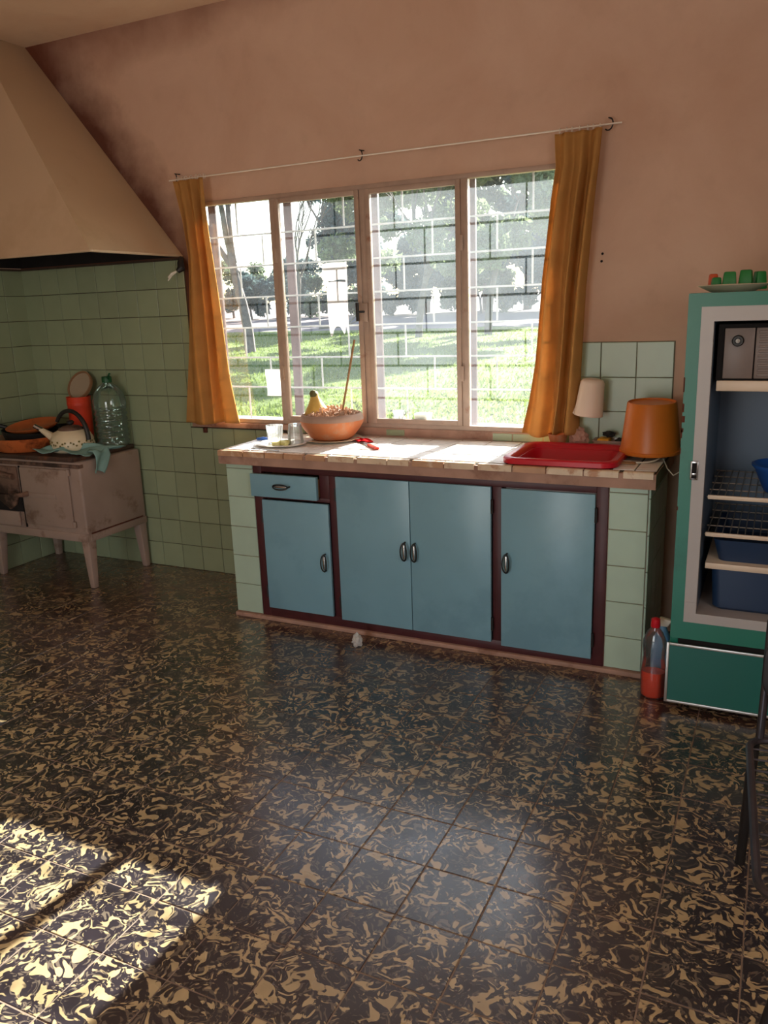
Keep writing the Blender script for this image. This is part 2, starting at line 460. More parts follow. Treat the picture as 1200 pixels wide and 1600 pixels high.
def thing(name, loc, label, cat, group=None, kind=None):
    o = bpy.data.objects.new(name, None); COL.objects.link(o)
    o.location = loc; o.empty_display_size = .05
    return tag(o, label, cat, group, kind)

def structure(o, label, cat):
    o['kind'] = 'structure'; o['label'] = label; o['category'] = cat
    return o

_tiles = {}
def tile(parent, name, mat, c, size, axis, bev=.002, rot=0.0):
    """a small chamfered tile; size = (a, b, thickness); axis: the way its face looks"""
    key = (round(size[0], 3), round(size[1], 3), round(size[2], 4), axis, mat)
    me = _tiles.get(key)
    if me is None:
        a, b, h = size[0] / 2, size[1] / 2, size[2]
        q = [(-a, -b), (a, -b), (a, b), (-a, b)]; qi = [(x - math.copysign(bev, x), y - math.copysign(bev, y)) for x, y in q]
        vs = [(x, y, 0) for x, y in q] + [(x, y, h - bev) for x, y in q] + [(x, y, h) for x, y in qi]
        if axis == '-y': vs = [(x, -z, y) for x, y, z in vs]
        elif axis == '+x': vs = [(z, x, y) for x, y, z in vs]
        fs = [(0, 3, 2, 1)] + [(i, (i + 1) % 4, (i + 1) % 4 + 4, i + 4) for i in range(4)] + [(i + 4, (i + 1) % 4 + 4, (i + 1) % 4 + 8, i + 8) for i in range(4)] + [(8, 9, 10, 11)]
        me = bpy.data.meshes.new(name); me.from_pydata(vs, [], fs)
        me.materials.append(MT[mat]); _tiles[key] = me
    o = bpy.data.objects.new(name, me); COL.objects.link(o); o.parent = parent
    off = Vector((0, 0, 0)); q = parent
    while q: off += q.location; q = q.parent
    o.location = Vector(c) - off
    if rot:
        o.rotation_euler = (0, 0, rot) if axis == 'z' else ((0, rot, 0) if axis == '-y' else (rot, 0, 0))
    return o

def lerp(a, b, t): return a + (b - a) * t
def piecewise(pts, t):
    for (a, x), (b, y) in zip(pts, pts[1:]):
        if t <= b: return lerp(x, y, (t - a) / (b - a) if b > a else 0)
    return pts[-1][1]
def arc(c, r, a0, a1, n, plane='xz', ry=None):
    ry = ry or r; out = []
    for k in range(n + 1):
        a = lerp(a0, a1, k / n); u, w = r * math.cos(a), ry * math.sin(a)
        out.append((c[0] + u, c[1], c[2] + w) if plane == 'xz' else ((c[0] + u, c[1] + w, c[2]) if plane == 'xy' else (c[0], c[1] + u, c[2] + w)))
    return out

# ================================================================== ROOM SHELL
XR, YF, ZC = 5.8, -6.5, 3.0
WX0, WX1, WZ0, WZ1 = 1.336, 3.416, 0.909, 2.085      # kitchen window opening

b = MB()
b.box(-.15, WX0, 0, .13, -.2, ZC + .1); b.box(WX1, XR + .15, 0, .13, -.2, ZC + .1)
b.box(WX0, WX1, 0, .13, -.2, WZ0); b.box(WX0, WX1, 0, .13, WZ1, ZC + .1)
wall_back = structure(b.build('wall_back', 'wall', smooth=False), 'salmon plastered wall with the wide window and pale green tiling', 'wall')
b = MB().box(-.15, 0, YF - .15, 0, -.2, ZC + .1)
wall_left = structure(b.build('wall_left', 'wall_plain', smooth=False), 'side wall tiled pale green behind the old stove', 'wall')
b = MB()
b.box(XR, XR + .15, YF, -4.35, -.2, ZC + .1); b.box(XR, XR + .15, -2.85, 0, -.2, ZC + .1)
b.box(XR, XR + .15, -4.35, -2.85, -.2, 1.15); b.box(XR, XR + .15, -4.35, -2.85, 2.35, ZC + .1)
structure(b.build('wall_right', 'wall_plain', smooth=False), 'salmon plastered wall beyond the fridge', 'wall')
b = MB()
b.box(-.15, 2.2, YF - .15, YF, -.2, ZC + .1); b.box(3.8, XR + .15, YF - .15, YF, -.2, ZC + .1); b.box(2.2, 3.8, YF - .15, YF, 2.2, ZC + .1)
structure(b.build('wall_front', 'wall_plain', smooth=False), 'salmon plastered wall behind the viewer with the added doorway', 'wall')
b = MB().box(-.15, XR + .15, YF - .15, .13, ZC, ZC + .12)
structure(b.build('ceiling', 'ceiling', smooth=False), 'cream painted ceiling with smoke stains', 'ceiling')

# floor: a bed of grout with the cement tiles laid on it
b = MB().box(-.15, XR + .15, YF - .15, .13, -.2, -.0012)
floor = structure(b.build('floor', 'floor_grout', smooth=False), 'floor of black cement tiles with cream swirls', 'floor')
FT, FX0, FY0 = .2017, 2.6708, -2.3555
def pix(p):
    d = Vector(p) - Vector((4.2605, -3.7318, 1.51)); z = RZ.dot(d)
    return (600 + 1267.1 * RX.dot(d) / z, 800 + 1267.1 * RY.dot(d) / z) if z > .15 else None
cells = []
i0, i1 = math.floor((0 - FX0) / FT), math.floor((XR - FX0) / FT)
j0, j1 = math.floor((YF - FY0) / FT), math.floor((0 - FY0) / FT)
for i in range(i0, i1 + 1):
    for j in range(j0, j1 + 1):
        xa, xb = max(0.002, FX0 + i * FT), min(XR - .002, FX0 + (i + 1) * FT)
        ya, yb = max(YF + .002, FY0 + j * FT), min(-.002, FY0 + (j + 1) * FT)
        if xb - xa < .03 or yb - ya < .03: continue
        q = [pix((x, y, 0)) for x, y in ((xa, ya), (xb, ya), (xb, yb), (xa, yb))]
        size = 0
        if all(q):
            us, vs = [p[0] for p in q], [p[1] for p in q]
            if max(us) > 0 and min(us) < 1200 and max(vs) > 850 and min(vs) < 1600:
                size = abs(sum(q[k][0] * q[(k + 1) % 4][1] - q[(k + 1) % 4][0] * q[k][1] for k in range(4))) / 2
        cells.append((size, xa, xb, ya, yb))
cells.sort(reverse=True)
rest = MB()
for k, (size, xa, xb, ya, yb) in enumerate(cells):
    g = .0017
    if k < 300 and size > 0:
        z = random.uniform(-.0005, .0008)
        tile(floor, 'floor_tile', 'floor_tile', ((xa + xb) / 2, (ya + yb) / 2, -.012 + z), (xb - xa - 2 * g, yb - ya - 2 * g, .012), 'z', .0012, random.uniform(-.004, .004))
    else:
        rest.box(xa + g, xb - g, ya + g, yb - g, -.012, 0)
rest.build('floor_tiles_beyond_view', 'floor_tile', floor, smooth=False, kind='stuff')

# wall tiles -----------------------------------------------------------------
def tile_wall(parent, xs, zs, axis, mat='green_tile_shaded', plane=0.0, skip=None, name='wall_tile'):
    for xa, xb in zip(xs, xs[1:]):
        for za, zb in zip(zs, zs[1:]):
            if skip and skip((xa + xb) / 2, (za + zb) / 2): continue
            g = .0016; h = .007 + random.uniform(0, .0014)
            r = random.uniform(-.006, .006)
            if axis == '-y': tile(parent, name, mat, ((xa + xb) / 2, plane, (za + zb) / 2), (xb - xa - 2 * g, zb - za - 2 * g, round(h, 3)), axis, .0018, r)
            else: tile(parent, name, mat, (plane, (xa + xb) / 2, (za + zb) / 2), (xb - xa - 2 * g, zb - za - 2 * g, round(h, 3)), axis, .0018, r)
rows = [k * .15 for k in range(13)]
gr = MB(); gr.box(0, 1.26, -.003, 0, 0, 1.81); gr.box(1.26, 1.86, -.003, 0, 0, .875); 
MB().box(3.432, 3.848, -.003, 0, .86, 1.326).build('grout', 'grout_pale', wall_back, smooth=False)
gr.build('grout', 'grout', wall_back, smooth=False)
MB().box(0, .003, -1.6, -.002, 0, 1.81).build('grout', 'grout', wall_left, smooth=False)
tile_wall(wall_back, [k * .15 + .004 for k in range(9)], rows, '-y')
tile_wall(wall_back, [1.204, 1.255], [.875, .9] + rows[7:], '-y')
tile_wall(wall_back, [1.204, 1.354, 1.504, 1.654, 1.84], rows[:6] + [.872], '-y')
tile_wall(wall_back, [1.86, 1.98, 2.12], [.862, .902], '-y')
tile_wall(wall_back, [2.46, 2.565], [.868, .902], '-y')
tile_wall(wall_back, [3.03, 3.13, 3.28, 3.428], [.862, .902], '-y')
tile_wall(wall_back, [3.43, 3.536, 3.69, 3.846], [.868, 1.018, 1.170, 1.324], '-y', 'counter_tile_green')
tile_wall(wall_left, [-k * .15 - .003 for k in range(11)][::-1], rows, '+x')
# soot above the tiles, inside the hood
MB().prism([(-.66, 1.815), (-.002, 1.815), (-.002, 2.8), (-.34, 2.8)], 0, .004, 'x').build('soot_coat', 'soot', wall_left, smooth=False)
MB().prism([(.006, 1.815), (1.225, 1.815), (.86, 2.26), (.002, 2.26)], -.004, 0).build('soot_coat', 'soot', wall_back, smooth=False)
# a plaster ledge along the foot of the window
structure(MB().box(1.235, 1.90, -.028, 0, .880, .908).box(1.90, 3.43, -.005, 0, .866, .908).build('trim_1', 'concrete', bevel=.006), 'pinkish cement ledge under the window', 'ledge')
MB().box(1.30, 1.325, -.02, 0, .845, .876).build('bracket', 'rust', bpy.data.objects['trim_1'], bevel=.003)
# wall plug holes
b = MB(); b.lathe([(.004, 0), (.006, .004)], (0, 0, 0), 10, tilt=Matrix.Rotation(PI / 2, 3, 'X'))
for (x, z) in ((3.525, 1.669), (3.528, 1.70)):
    o = MB().lathe([(.0055, 0), (.0045, .006)], (x, -.0005, z), 10, tilt=Matrix.Rotation(PI / 2, 3, 'X')).build('wall_plug', 'hole', wall_back)

# unseen doorway and side window, added to hold the fill lamps
b = MB()
for x0, x1, z0, z1 in ((2.2, 2.27, 0, 2.2), (3.73, 3.8, 0, 2.2), (2.27, 3.73, 2.13, 2.2)): b.box(x0, x1, YF - .12, YF + .02, z0, z1)
structure(b.build('added_doorway', 'maroon', bevel=.005), 'maroon door frame of the unseen doorway added for fill light behind the viewer', 'doorway')
b = MB()
for y0, y1, z0, z1 in ((-4.35, -4.30, 1.15, 2.35), (-2.90, -2.85, 1.15, 2.35), (-4.3, -2.9, 1.15, 1.2), (-4.3, -2.9, 2.3, 2.35), (-3.62, -3.58, 1.2, 2.3)): b.box(XR - .02, XR + .05, y0, y1, z0, z1)
structure(b.build('added_window', 'window_frame', bevel=.004), 'plain steel window added out of view for fill light beyond the fridge', 'window')
w2 = bpy.data.objects['added_window']
for y0, y1 in ((-4.30, -3.62), (-3.58, -2.90)): MB().box(XR + .012, XR + .016, y0, y1, 1.2, 2.3).build('pane', 'pane_clean', w2, smooth=False)
o = MB().box(-20, 45, -45, .12, -.5, -.21).build('yard', 'field', smooth=False); structure(o, 'bare earth yard around the house', 'yard')

# ================================================================== WINDOW
M1, M2, M3 = 1.856, 2.374, 2.896
win = thing('window_1', (0, 0, 0), 'wide steel window of four dusty panes above the counter', 'window', kind='structure')
b = MB()
b.box(WX0, WX0 + .03, -.006, .03, WZ0, WZ1); b.box(WX1 - .03, WX1, -.006, .03, WZ0, WZ1)
b.box(WX0 + .03, WX1 - .03, -.006, .03, WZ1 - .022, WZ1); b.box(WX0 + .03, WX1 - .03, -.006, .03, WZ0, WZ0 + .022)
b.build('frame', 'window_frame', win, bevel=.002)
for x in (M1, M2, M3):
    MB().box(x - .016, x + .016, -.008, .03, WZ0 + .022, WZ1 - .022).build('mullion', 'window_frame', win, bevel=.002)
lims = [WX0 + .03, M1 - .016, M1 + .016, M2 - .016, M2 + .016, M3 - .016, M3 + .016, WX1 - .03]
for k, mat in enumerate(('pane_clean', 'pane_mid', 'pane_dirty', 'pane_dirty')):
    xa, xb = lims[2 * k] + .001, lims[2 * k + 1] - .001
    za, zb = WZ0 + .023, WZ1 - .023
    par = win
    if k in (1, 2):
        b = MB(); w = .024
        b.box(xa, xa + w, -.016, .008, za, zb); b.box(xb - w, xb, -.016, .008, za, zb)
        b.box(xa + w, xb - w, -.016, .008, za, za + w); b.box(xa + w, xb - w, -.016, .008, zb - w, zb)
        par = b.build('sash', 'window_frame', win, bevel=.002)
        xa += w; xb -= w; za += w; zb -= w
        for hz in (1.15, 1.75):
            hx = M1 + .012 if k == 1 else M3 - .012
            MB().box(hx - .008, hx + .008, -.024, -.012, hz, hz + .07).build('hinge', 'window_frame', par, bevel=.002)
    MB().box(xa, xb, .004, .007, za, zb).build('pane', mat, par, smooth=False)
hp = MB(); hp.box(M2 - .014, M2 + .014, -.024, -.014, 1.44, 1.53)
hp.build('latch_plate', 'window_frame', win, bevel=.003)
hh = MB(); hh.tube([(M2 - .004, -.024, 1.49), (M2 - .004, -.045, 1.49), (M2 - .022, -.05, 1.49)], .006, 8); hh.box(M2 - .034, M2 - .020, -.058, -.044, 1.445, 1.535)
hh.build('latch_handle', 'black_iron', win, bevel=.002)
# papers stuck on the leftmost pane
o = MB().grid(lambda u, v: (lerp(1.745, 1.848, u) + .004 * math.sin(5 * v), .0005 - .004 * max(0, u - .5) * v - .0015 * math.sin(9 * u + 5 * v) ** 2, lerp(1.06, 1.204, v)), 8, 10).build('torn_paper', 'white_paper', solid=.0008)
tag(o, 'torn white paper stuck low on the pane beside the gathered curtain', 'paper')

rnd = random.Random(2)
top = MB().prism([(2.130, 1.650), (2.18, 1.645), (2.235, 1.652), (2.268, 1.646), (2.270, 1.733), (2.20, 1.736), (2.128, 1.731)], -.0006, .0008)
low = MB().prism([(2.152, 1.640), (2.150, 1.50), (2.156, 1.40), (2.163, 1.372), (2.172, 1.374), (2.178, 1.398), (2.190, 1.416), (2.205, 1.424), (2.222, 1.416), (2.234, 1.396), (2.240, 1.380), (2.247, 1.392), (2.252, 1.43), (2.262, 1.384), (2.267, 1.39), (2.268, 1.636), (2.21, 1.642)], -.0006, .0008)
lb = thing('torn_label', (2.2, .002, 1.55), 'torn white label in two pieces stuck on the pane behind the stick', 'label')
for q in (top, low): q.build('label_piece', 'label_paper', lb, smooth=False)
# outer window ledge and outer face of the house
o = MB().box(WX0 - .1, WX1 + .1, .132, .34, WZ0 - .09, WZ0 - .012).build('trim_2', 'outer_wall', bevel=.006)
structure(o, 'pale outer ledge beyond the window glass', 'ledge')
o = MB().box(WX0, WX1, .032, .132, WZ0 - .02, WZ0 - .001).build('trim_3', 'concrete')
structure(o, 'cement window bed beneath the steel frame', 'ledge')

# security grille
gr = thing('security_grille', (2.376, .1, WZ0), 'white bar grille with mauve posts outside the window', 'grille')
for x in (1.405, 1.886, 2.385, 2.893, 3.38):
    MB().box(x - .023, x + .023, .088, .110, WZ0 + .003, WZ1 - .004).build('post', 'grille_brown', gr, bevel=.002)
rowz = [.94, 1.10, 1.262, 1.423, 1.585, 1.747, 1.907, 2.066]
for z in rowz[1:-1]:
    MB().box(WX0 + .004, WX1 - .004, .081, .087, z - .0045, z + .0045).build('bar', 'grille_white', gr, bevel=.001, smooth=False)
for r, (za, zb) in enumerate(zip(rowz, rowz[1:])):
    base = 1.725 if r % 2 == 1 else 1.57
    # the rows run in a running bond
    for k in range(-1, 6):
        x = base + k * .325
        if WX0 + .03 < x < WX1 - .03 and min(abs(x - p) for p in (1.405, 1.886, 2.385, 2.893, 3.38)) > .024:
            lo = za + .006 if r else WZ0 + .003
            hi = zb - .006 if r < 6 else WZ1 - .004
            MB().box(x - .0042, x + .0042, .081, .087, lo, hi).build('short_bar', 'grille_white', gr, bevel=.001, smooth=False)

# two small pots on the outer ledge
def stem(mb, p, d, l, r=.0018):
    pts = []; p = Vector(p); d = Vector(d).normalized()
    for k in range(6):
        pts.append(tuple(p)); p = p + d * l / 5; d = (d + Vector((random.uniform(-.35, .35), random.uniform(-.2, .2), random.uniform(-.2, .1)))).normalized()
    mb.tube(pts, [r * (1 - .1 * k) for k in range(6)], 5)
    return pts
def leaf(mb, p, d, l, w):
    p = Vector(p); d = Vector(d).normalized(); s = d.cross(Vector((0, 0, 1))).normalized(); n = s.cross(d)
    mb.add([p, p + d * l * .5 + s * w + n * .1 * l, p + d * l, p + d * l * .5 - s * w + n * .1 * l], [(0, 1, 2, 3)])
jz = WZ0 - .001
# they stand between the glass and the bars
jar = thing('jar_with_cuttings', (2.513, .044, jz), 'glass jar of withered cuttings standing outside the third pane', 'jar')
MB().lathe([(.030, 0), (.033, .004), (.033, .05), (.029, .062), (.031, .085), (.029, .085), (.027, .062), (.031, .05), (.030, .006), (0, .006)], (2.513, .044, jz), 20).build('glass_body', 'glass', jar)
sm = MB(); lm = MB()
for k in range(9):
    a = random.uniform(0, 6.28); pts = stem(sm, (2.513 + .012 * math.cos(a), .044 + .008 * math.sin(a), jz + .03), (math.cos(a) * .45, math.sin(a) * .12, 1), random.uniform(.08, .12))
    for q in pts[3:]: leaf(lm, q, (random.uniform(-1, 1), random.uniform(-.3, .3), random.uniform(-.3, .6)), .016, .005)
sm.build('stem', 'gourd_stem', jar); lm.build('leaf', 'leaf_a', jar, smooth=False, kind='stuff')
pot = thing('white_pot_plant', (2.648, .044, jz), 'square white pot with a grey emblem and a thin plant outside the third pane', 'pot')
px0, py0 = 2.648, .044
MB().hexa([(px0 - .030, py0 - .026, jz), (px0 + .030, py0 - .026, jz), (px0 + .030, py0 + .026, jz), (px0 - .030, py0 + .026, jz)], [(px0 - .040, py0 - .03, jz + .075), (px0 + .040, py0 - .03, jz + .075), (px0 + .040, py0 + .03, jz + .075), (px0 - .040, py0 + .03, jz + .075)]).build('pot_body', 'china', pot, bevel=.004)
em = MB()
for k in range(5):
    a = PI / 2 + k * 2 * PI / 5
    em.prism([(px0 + .014 * math.cos(a + d) * s, jz + .038 + .014 * math.sin(a + d) * s) for d, s in ((-.5, .45), (0, 1), (.5, .45), (0, .1))], py0 - .0296, py0 - .0288)
em.build('emblem', 'blue_label', pot, smooth=False)
sm = MB(); lm = MB()
for k, (dx, l) in enumerate(((0, .14), (.3, .05), (-.5, .05), (.8, .04), (-.2, .06))):
    pts = stem(sm, (px0 + dx * .02, py0, jz + .07), (dx, 0, 1), l)
    for q in pts[2:]: leaf(lm, q, (random.uniform(-1, 1), random.uniform(-.3, .3), random.uniform(-.1, .6)), .018, .006)
sm.build('stem', 'gourd_stem', pot); lm.build('leaf', 'leaf_a', pot, smooth=False, kind='stuff')

# ================================================================== CURTAINS
rod = thing('curtain_rod', (2.39, -.05, 2.205), 'thin white curtain rod on three hooks above the window', 'curtain rod')
MB().tube([(1.25, -.05, 2.200), (2.39, -.05, 2.205), (3.60, -.05, 2.207)], .0035, 8).build('rod', 'china', rod)
for x in (1.285, 2.391, 3.55):
    MB().tube([(x, 0, 2.235), (x, -.02, 2.233)] + [(x + .020 * math.sin(q) - .006, -.035 - .012 * math.sin(q), 2.210 + .024 * math.cos(q)) for q in [k * PI * 1.25 / 8 for k in range(9)]], .003, 6).build('hook', 'black_iron', rod)

def curtain(name, label, left, right, folds, amp, seed, hem=.05, ztop=2.19, zbot=.912, nu=120, nv=70):
    rnd = random.Random(seed)
    ph = [rnd.uniform(-.5, .5) for _ in range(folds + 2)]
    root = thing(name, ((left[0][1] + right[0][1]) / 2, -.05, zbot), label, 'curtain', 'gold curtains at the window')
    def f(u, v):                                # v = 0 at the bottom
        z = lerp(zbot, ztop, v); t = 1 - v
        xl, xr = piecewise(left, t), piecewise(right, t)
        w = u + .035 * math.sin(2 * PI * folds * u + 3 * t) * t
        x = lerp(xl, xr, min(1, max(0, u + .02 * math.sin(4 * PI * u + 2 * t))))
        k = 2 * PI * folds * (u + .04 * math.sin(2.2 * PI * u + seed) + .03 * math.sin(3 * t + 5 * u))
        a = amp * (.35 + .65 * min(1, t * 4 + .15)) * (.75 + .35 * math.sin(5.1 * u + seed))
        y = -.075 + a * (math.sin(k) + .12 * math.sin(2.3 * k + 2 * t + seed))
        y += .012 * math.sin(5 * t + 7 * u) * t
        zz = z + .012 * math.sin(6 * u + seed) * (1 - v) ** 3
        return (x, min(-.014, y), zz)
    o = MB().grid(f, nu, nv).build('cloth', 'curtain', root, solid=.0015, angle=80)
    b = MB()
    n = 7
    for k in range(n):
        p = f((k + .5) / n, 1)
        b.tube(arc((p[0], -.05, 2.203), .011, 0, 2 * PI, 10, 'yz'), .0016, 5)
        b.tube([(p[0], -.05, 2.193), (p[0], p[1], ztop - .006)], .0012, 4)
    b.build('ring', 'china', root, kind='stuff')
    return root
curtain('curtain', 'narrow gold curtain gathered beside the extractor hood',
        [(0, 1.292), (.15, 1.325), (.30, 1.335), (.56, 1.300), (1, 1.232)],
        [(0, 1.500), (.12, 1.508), (.5, 1.540), (.8, 1.566), (1, 1.605)], 3, .042, 3)
curtain('curtain', 'wide gold curtain gathered above the red washing-up tub',
        [(0, 3.328), (.1, 3.332), (.2, 3.31), (.46, 3.27), (.75, 3.245), (.88, 3.222), (1, 3.190)],
        [(0, 3.530), (.1, 3.520), (.3, 3.496), (.5, 3.476), (.75, 3.464), (1, 3.460)], 3, .052, 9)

# ================================================================== HOOD
hood = thing('extractor_hood', (.6, -.3, 1.82), 'tapering cream smoke hood built into the corner above the stove', 'hood')
HB, HZ = (1.25, -.68), 1.826
lo = [(0.001, HB[1], HZ), (HB[0], HB[1], HZ), (HB[0], -.001, HZ), (0.001, -.001, HZ)]
hi = [(0.001, -.335, ZC - .001), (.275, -.335, ZC - .001), (.275, -.001, ZC - .001), (0.001, -.001, ZC - .001)]
b = MB(); k = .012
def inset(q, d): return [(q[0][0], q[0][1] + d, q[0][2]), (q[1][0] - d, q[1][1] + d, q[1][2]), (q[2][0] - d, q[2][1], q[2][2]), q[3]]
li, hii = inset(lo, .02), inset(hi, .02)
b.add(lo + hi, [(0, 1, 5, 4), (1, 2, 6, 5)])
b.build('shell', 'hood', hood, angle=15)
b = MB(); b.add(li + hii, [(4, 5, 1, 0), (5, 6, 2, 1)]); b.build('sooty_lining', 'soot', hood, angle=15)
b = MB()
b.box(.001, HB[0] + .006, HB[1] - .006, HB[1] + .022, HZ - .012, HZ); b.box(HB[0] - .022, HB[0] + .006, HB[1] + .022, -.001, HZ - .012, HZ)
b.build('rim', 'hood', hood, bevel=.003)

# cable stub hanging by the hood
cb = thing('cable_stub', (1.29, -.06, 1.74), 'black cable with two bare white ends hanging at the hood corner', 'cable')
MB().tube([(1.265, -.03, 1.81), (1.275, -.05, 1.78), (1.285, -.06, 1.75), (1.27, -.075, 1.735)], [.010, .018, .022, .012], 10).build('sheath', 'black_iron', cb)
for d in ((-.045, -.02, -.03), (-.055, -.01, -.045)):
    p = Vector((1.265, -.078, 1.735)); MB().tube([p, p + Vector(d) * .5 + Vector((0, -.006, .004)), p + Vector(d)], [.006, .006, .004], 7).build('wire_end', 'china', cb)

# ================================================================== WORKTOP
ZT, ZB = .862, .795
wt = thing('worktop', (2.84, -.3, ZB), 'long white tiled worktop with edging tiles under the window', 'worktop')
X0, X1, Y0 = 1.818, 3.866, -.578
SX0, SX1, SY0, SY1 = 3.262, 3.695, -.530, -.140           # sink hole
b = MB(); zt = ZT - .008
b.box(X0, SX0, Y0 + .008, -.002, ZB, zt); b.box(SX1, X1, Y0 + .008, -.002, ZB, zt)
b.box(SX0, SX1, Y0 + .008, SY0, ZB, zt); b.box(SX0, SX1, SY1, -.002, ZB, zt)
b.build('slab', 'concrete', wt, smooth=False)
b = MB(); gt = zt + .004
for q in ((X0 + .004, SX0 - .001, Y0 + .03, -.004), (SX1 + .001, X1 - .004, Y0 + .03, -.004), (SX0 - .001, SX1 + .001, Y0 + .03, SY0 - .001), (SX0 - .001, SX1 + .001, SY1 + .001, -.004)): b.box(*q, zt, gt)
b.build('tile_joint', 'grout', wt, smooth=False)
ycuts = [-.548, -.50, -.35, -.20, -.055, -.010]
xcuts = [X0 + .002] + [X0 + .012 + .15 * k for k in range(1, 14)] + [X1 - .002]
def clip(cuts, a, c): return sorted(set(cuts + [a, c]))
xs, ys = clip(xcuts, SX0, SX1), clip(ycuts, SY0, SY1)
xs = [x for x in xs if not any(abs(x - q) < .02 and x not in (SX0, SX1) for q in (SX0, SX1))]
ys = [y for y in ys if not any(abs(y - q) < .02 and y not in (SY0, SY1) for q in (SY0, SY1))]
for xa, xb in zip(xs, xs[1:]):
    for ya, yb in zip(ys, ys[1:]):
        if xa >= SX0 - .001 and xb <= SX1 + .001 and ya >= SY0 - .001 and yb <= SY1 + .001: continue
        g = .0028
        tile(wt, 'worktop_tile', 'white_tile', ((xa + xb) / 2, (ya + yb) / 2, zt), (xb - xa - 2 * g, yb - ya - 2 * g, .008), 'z', .0012, random.uniform(-.006, .006))
x = X0; n = 0
while x < X1 - .03:
    w = random.choice((.118, .125, .15, .15, .14, .105))
    w = min(w, X1 - x)
    mat = random.choice(('nosing_a', 'nosing_a', 'nosing_b')) if n != 3 else 'nosing_b'
    bb = MB(); g = .003
    bb.prism([(Y0 + .004, ZT), (Y0, ZT - .005), (Y0, ZT - .026), (Y0 + .009, ZT - .026), (Y0 + .009, ZT - .007), (Y0 + .029, ZT - .007), (Y0 + .029, ZT)], x + g, x + w - g - random.choice((0, 0, .012)), 'x')
    bb.build('edging_tile', mat, wt, smooth=False)
    x += w; n += 1
b = MB(); t = .012
b.box(SX0 + .001, SX0 + t, SY0 + .001, SY1 - .001, .715, zt); b.box(SX1 - t, SX1 - .001, SY0 + .001, SY1 - .001, .715, zt)
b.box(SX0 + t, SX1 - t, SY0 + .001, SY0 + t, .715, zt); b.box(SX0 + t, SX1 - t, SY1 - t, SY1 - .001, .715, zt); b.box(SX0 + .001, SX1 - .001, SY0 + .001, SY1 - .001, .703, .715)
b.build('sink_basin', 'white_tile', wt, smooth=False)

# ================================================================== BASE CABINET
cab = thing('base_cabinet', (2.84, -.3, 0), 'tiled base cabinet with blue doors and maroon frame under the worktop', 'cabinet')
CX0, CX1, CY = 1.838, 3.838, -.535
b = MB()
b.box(CX0, 2.0, CY, -.004, .02, ZB - .001); b.box(3.685, CX1, CY, -.004, .02, ZB - .001)
b.box(2.0, 3.685, CY + .03, -.004, .02, .05)
b.build('masonry', 'concrete', cab, smooth=False)
MB().box(CX0 - .004, CX1 + .006, CY - .022, -.004, 0, .022).build('plinth', 'concrete', cab, bevel=.004)
for (xa, xb) in ((CX0, 1.994), (3.688, CX1)):
    zs = [.024, .175, .325, .475, .628, .770, ZB - .003] if xa < 2 else [.024, .163, .315, .468, .618, .770, ZB - .003]
    for za, zb in zip(zs, zs[1:]):
        tile(cab, 'pillar_tile', 'counter_tile_green', ((xa + xb) / 2, CY, (za + zb) / 2), (xb - xa - .003, zb - za - .003, .008), '-y', .0018, random.uniform(-.004, .004))
for yk in range(4):                                           # return of the end pillar
    ya, yb = CY + yk * .13 + .002, CY + (yk + 1) * .13
    for za, zb in zip(rows[:6], [.024] and rows[1:6] + [ZB - .003]):
        if zb - za < .03: continue
        za2 = max(za, .024)
        tile(cab, 'pillar_tile', 'counter_tile_green', (CX1, (ya + yb) / 2, (za2 + zb) / 2), (yb - ya - .003, zb - za2 - .003, .008), '+x', .0018)
FYA, FYB = CY - .008, CY + .03
b = MB()
for x0, x1, z0, z1 in ((1.996, 2.044, .022, ZB - .002), (3.640, 3.686, .022, ZB - .002), (2.416, 2.458, .07, .762), (3.208, 3.248, .07, .762), (2.044, 3.64, .762, ZB - .002), (2.044, 3.64, .022, .07), (2.044, 2.416, .632, .652), (2.365, 2.416, .652, .762)):
    b.box(x0, x1, FYA, FYB, z0, z1)
b.build('face_frame', 'maroon', cab, bevel=.002)
def pull(par, x, y, z, horiz=False):
    pts = []; a, c = .041, .015
    back = MB(); ring = MB()
    if horiz:
        ring.tube([(x + a * math.cos(q), y - .012 - .010 * abs(math.sin(q)) - .006 * math.cos(q) ** 0, z + c * math.sin(q) * .8) for q in [2 * PI * k / 20 for k in range(20)]], .0035, 6, closed=True)
        ring.tube([(x - a, y, z), (x - a, y - .02, z)], .004, 6); ring.tube([(x + a, y, z), (x + a, y - .02, z)], .004, 6)
        back.box(x - a * .8, x + a * .8, y - .0205, y - .0165, z - .004, z + .004)
    else:
        ring.tube([(x + c * math.sin(q), y - .016 - .008 * abs(math.sin(q)), z + a * math.cos(q)) for q in [2 * PI * k / 20 for k in range(20)]], .0035, 6, closed=True)
        ring.tube([(x, y, z - a), (x, y - .018, z - a)], .004, 6); ring.tube([(x, y, z + a), (x, y - .018, z + a)], .004, 6)
        back.box(x - .004, x + .004, y - .0205, y - .0165, z - a * .8, z + a * .8)
    h = ring.build('handle', 'black_iron', par)
    back.build('handle_grip', 'chrome', par, bevel=.0015)
    return h
def door(x0, x1, z0, z1, hinge_side, hx, hz):
    d = MB().box(x0, x1, FYA - .018, FYA - .001, z0, z1).build('door', 'blue_door', cab, bevel=.0025)
    pull(d, hx, FYA - .018, hz)
    for z in (z0 + .085, z1 - .085):
        x = x0 if hinge_side < 0 else x1
        MB().tube([(x + hinge_side * .004, FYA - .014, z - .03), (x + hinge_side * .004, FYA - .014, z + .03)], .006, 8).build('hinge', 'black_iron', d)
    return d
door(2.048, 2.414, .074, .628, -1, 2.388, .345)
door(2.460, 2.828, .066, .764, -1, 2.804, .443)
door(2.831, 3.205, .066, .764, 1, 2.853, .443)
door(3.250, 3.638, .056, .760, 1, 3.277, .439)
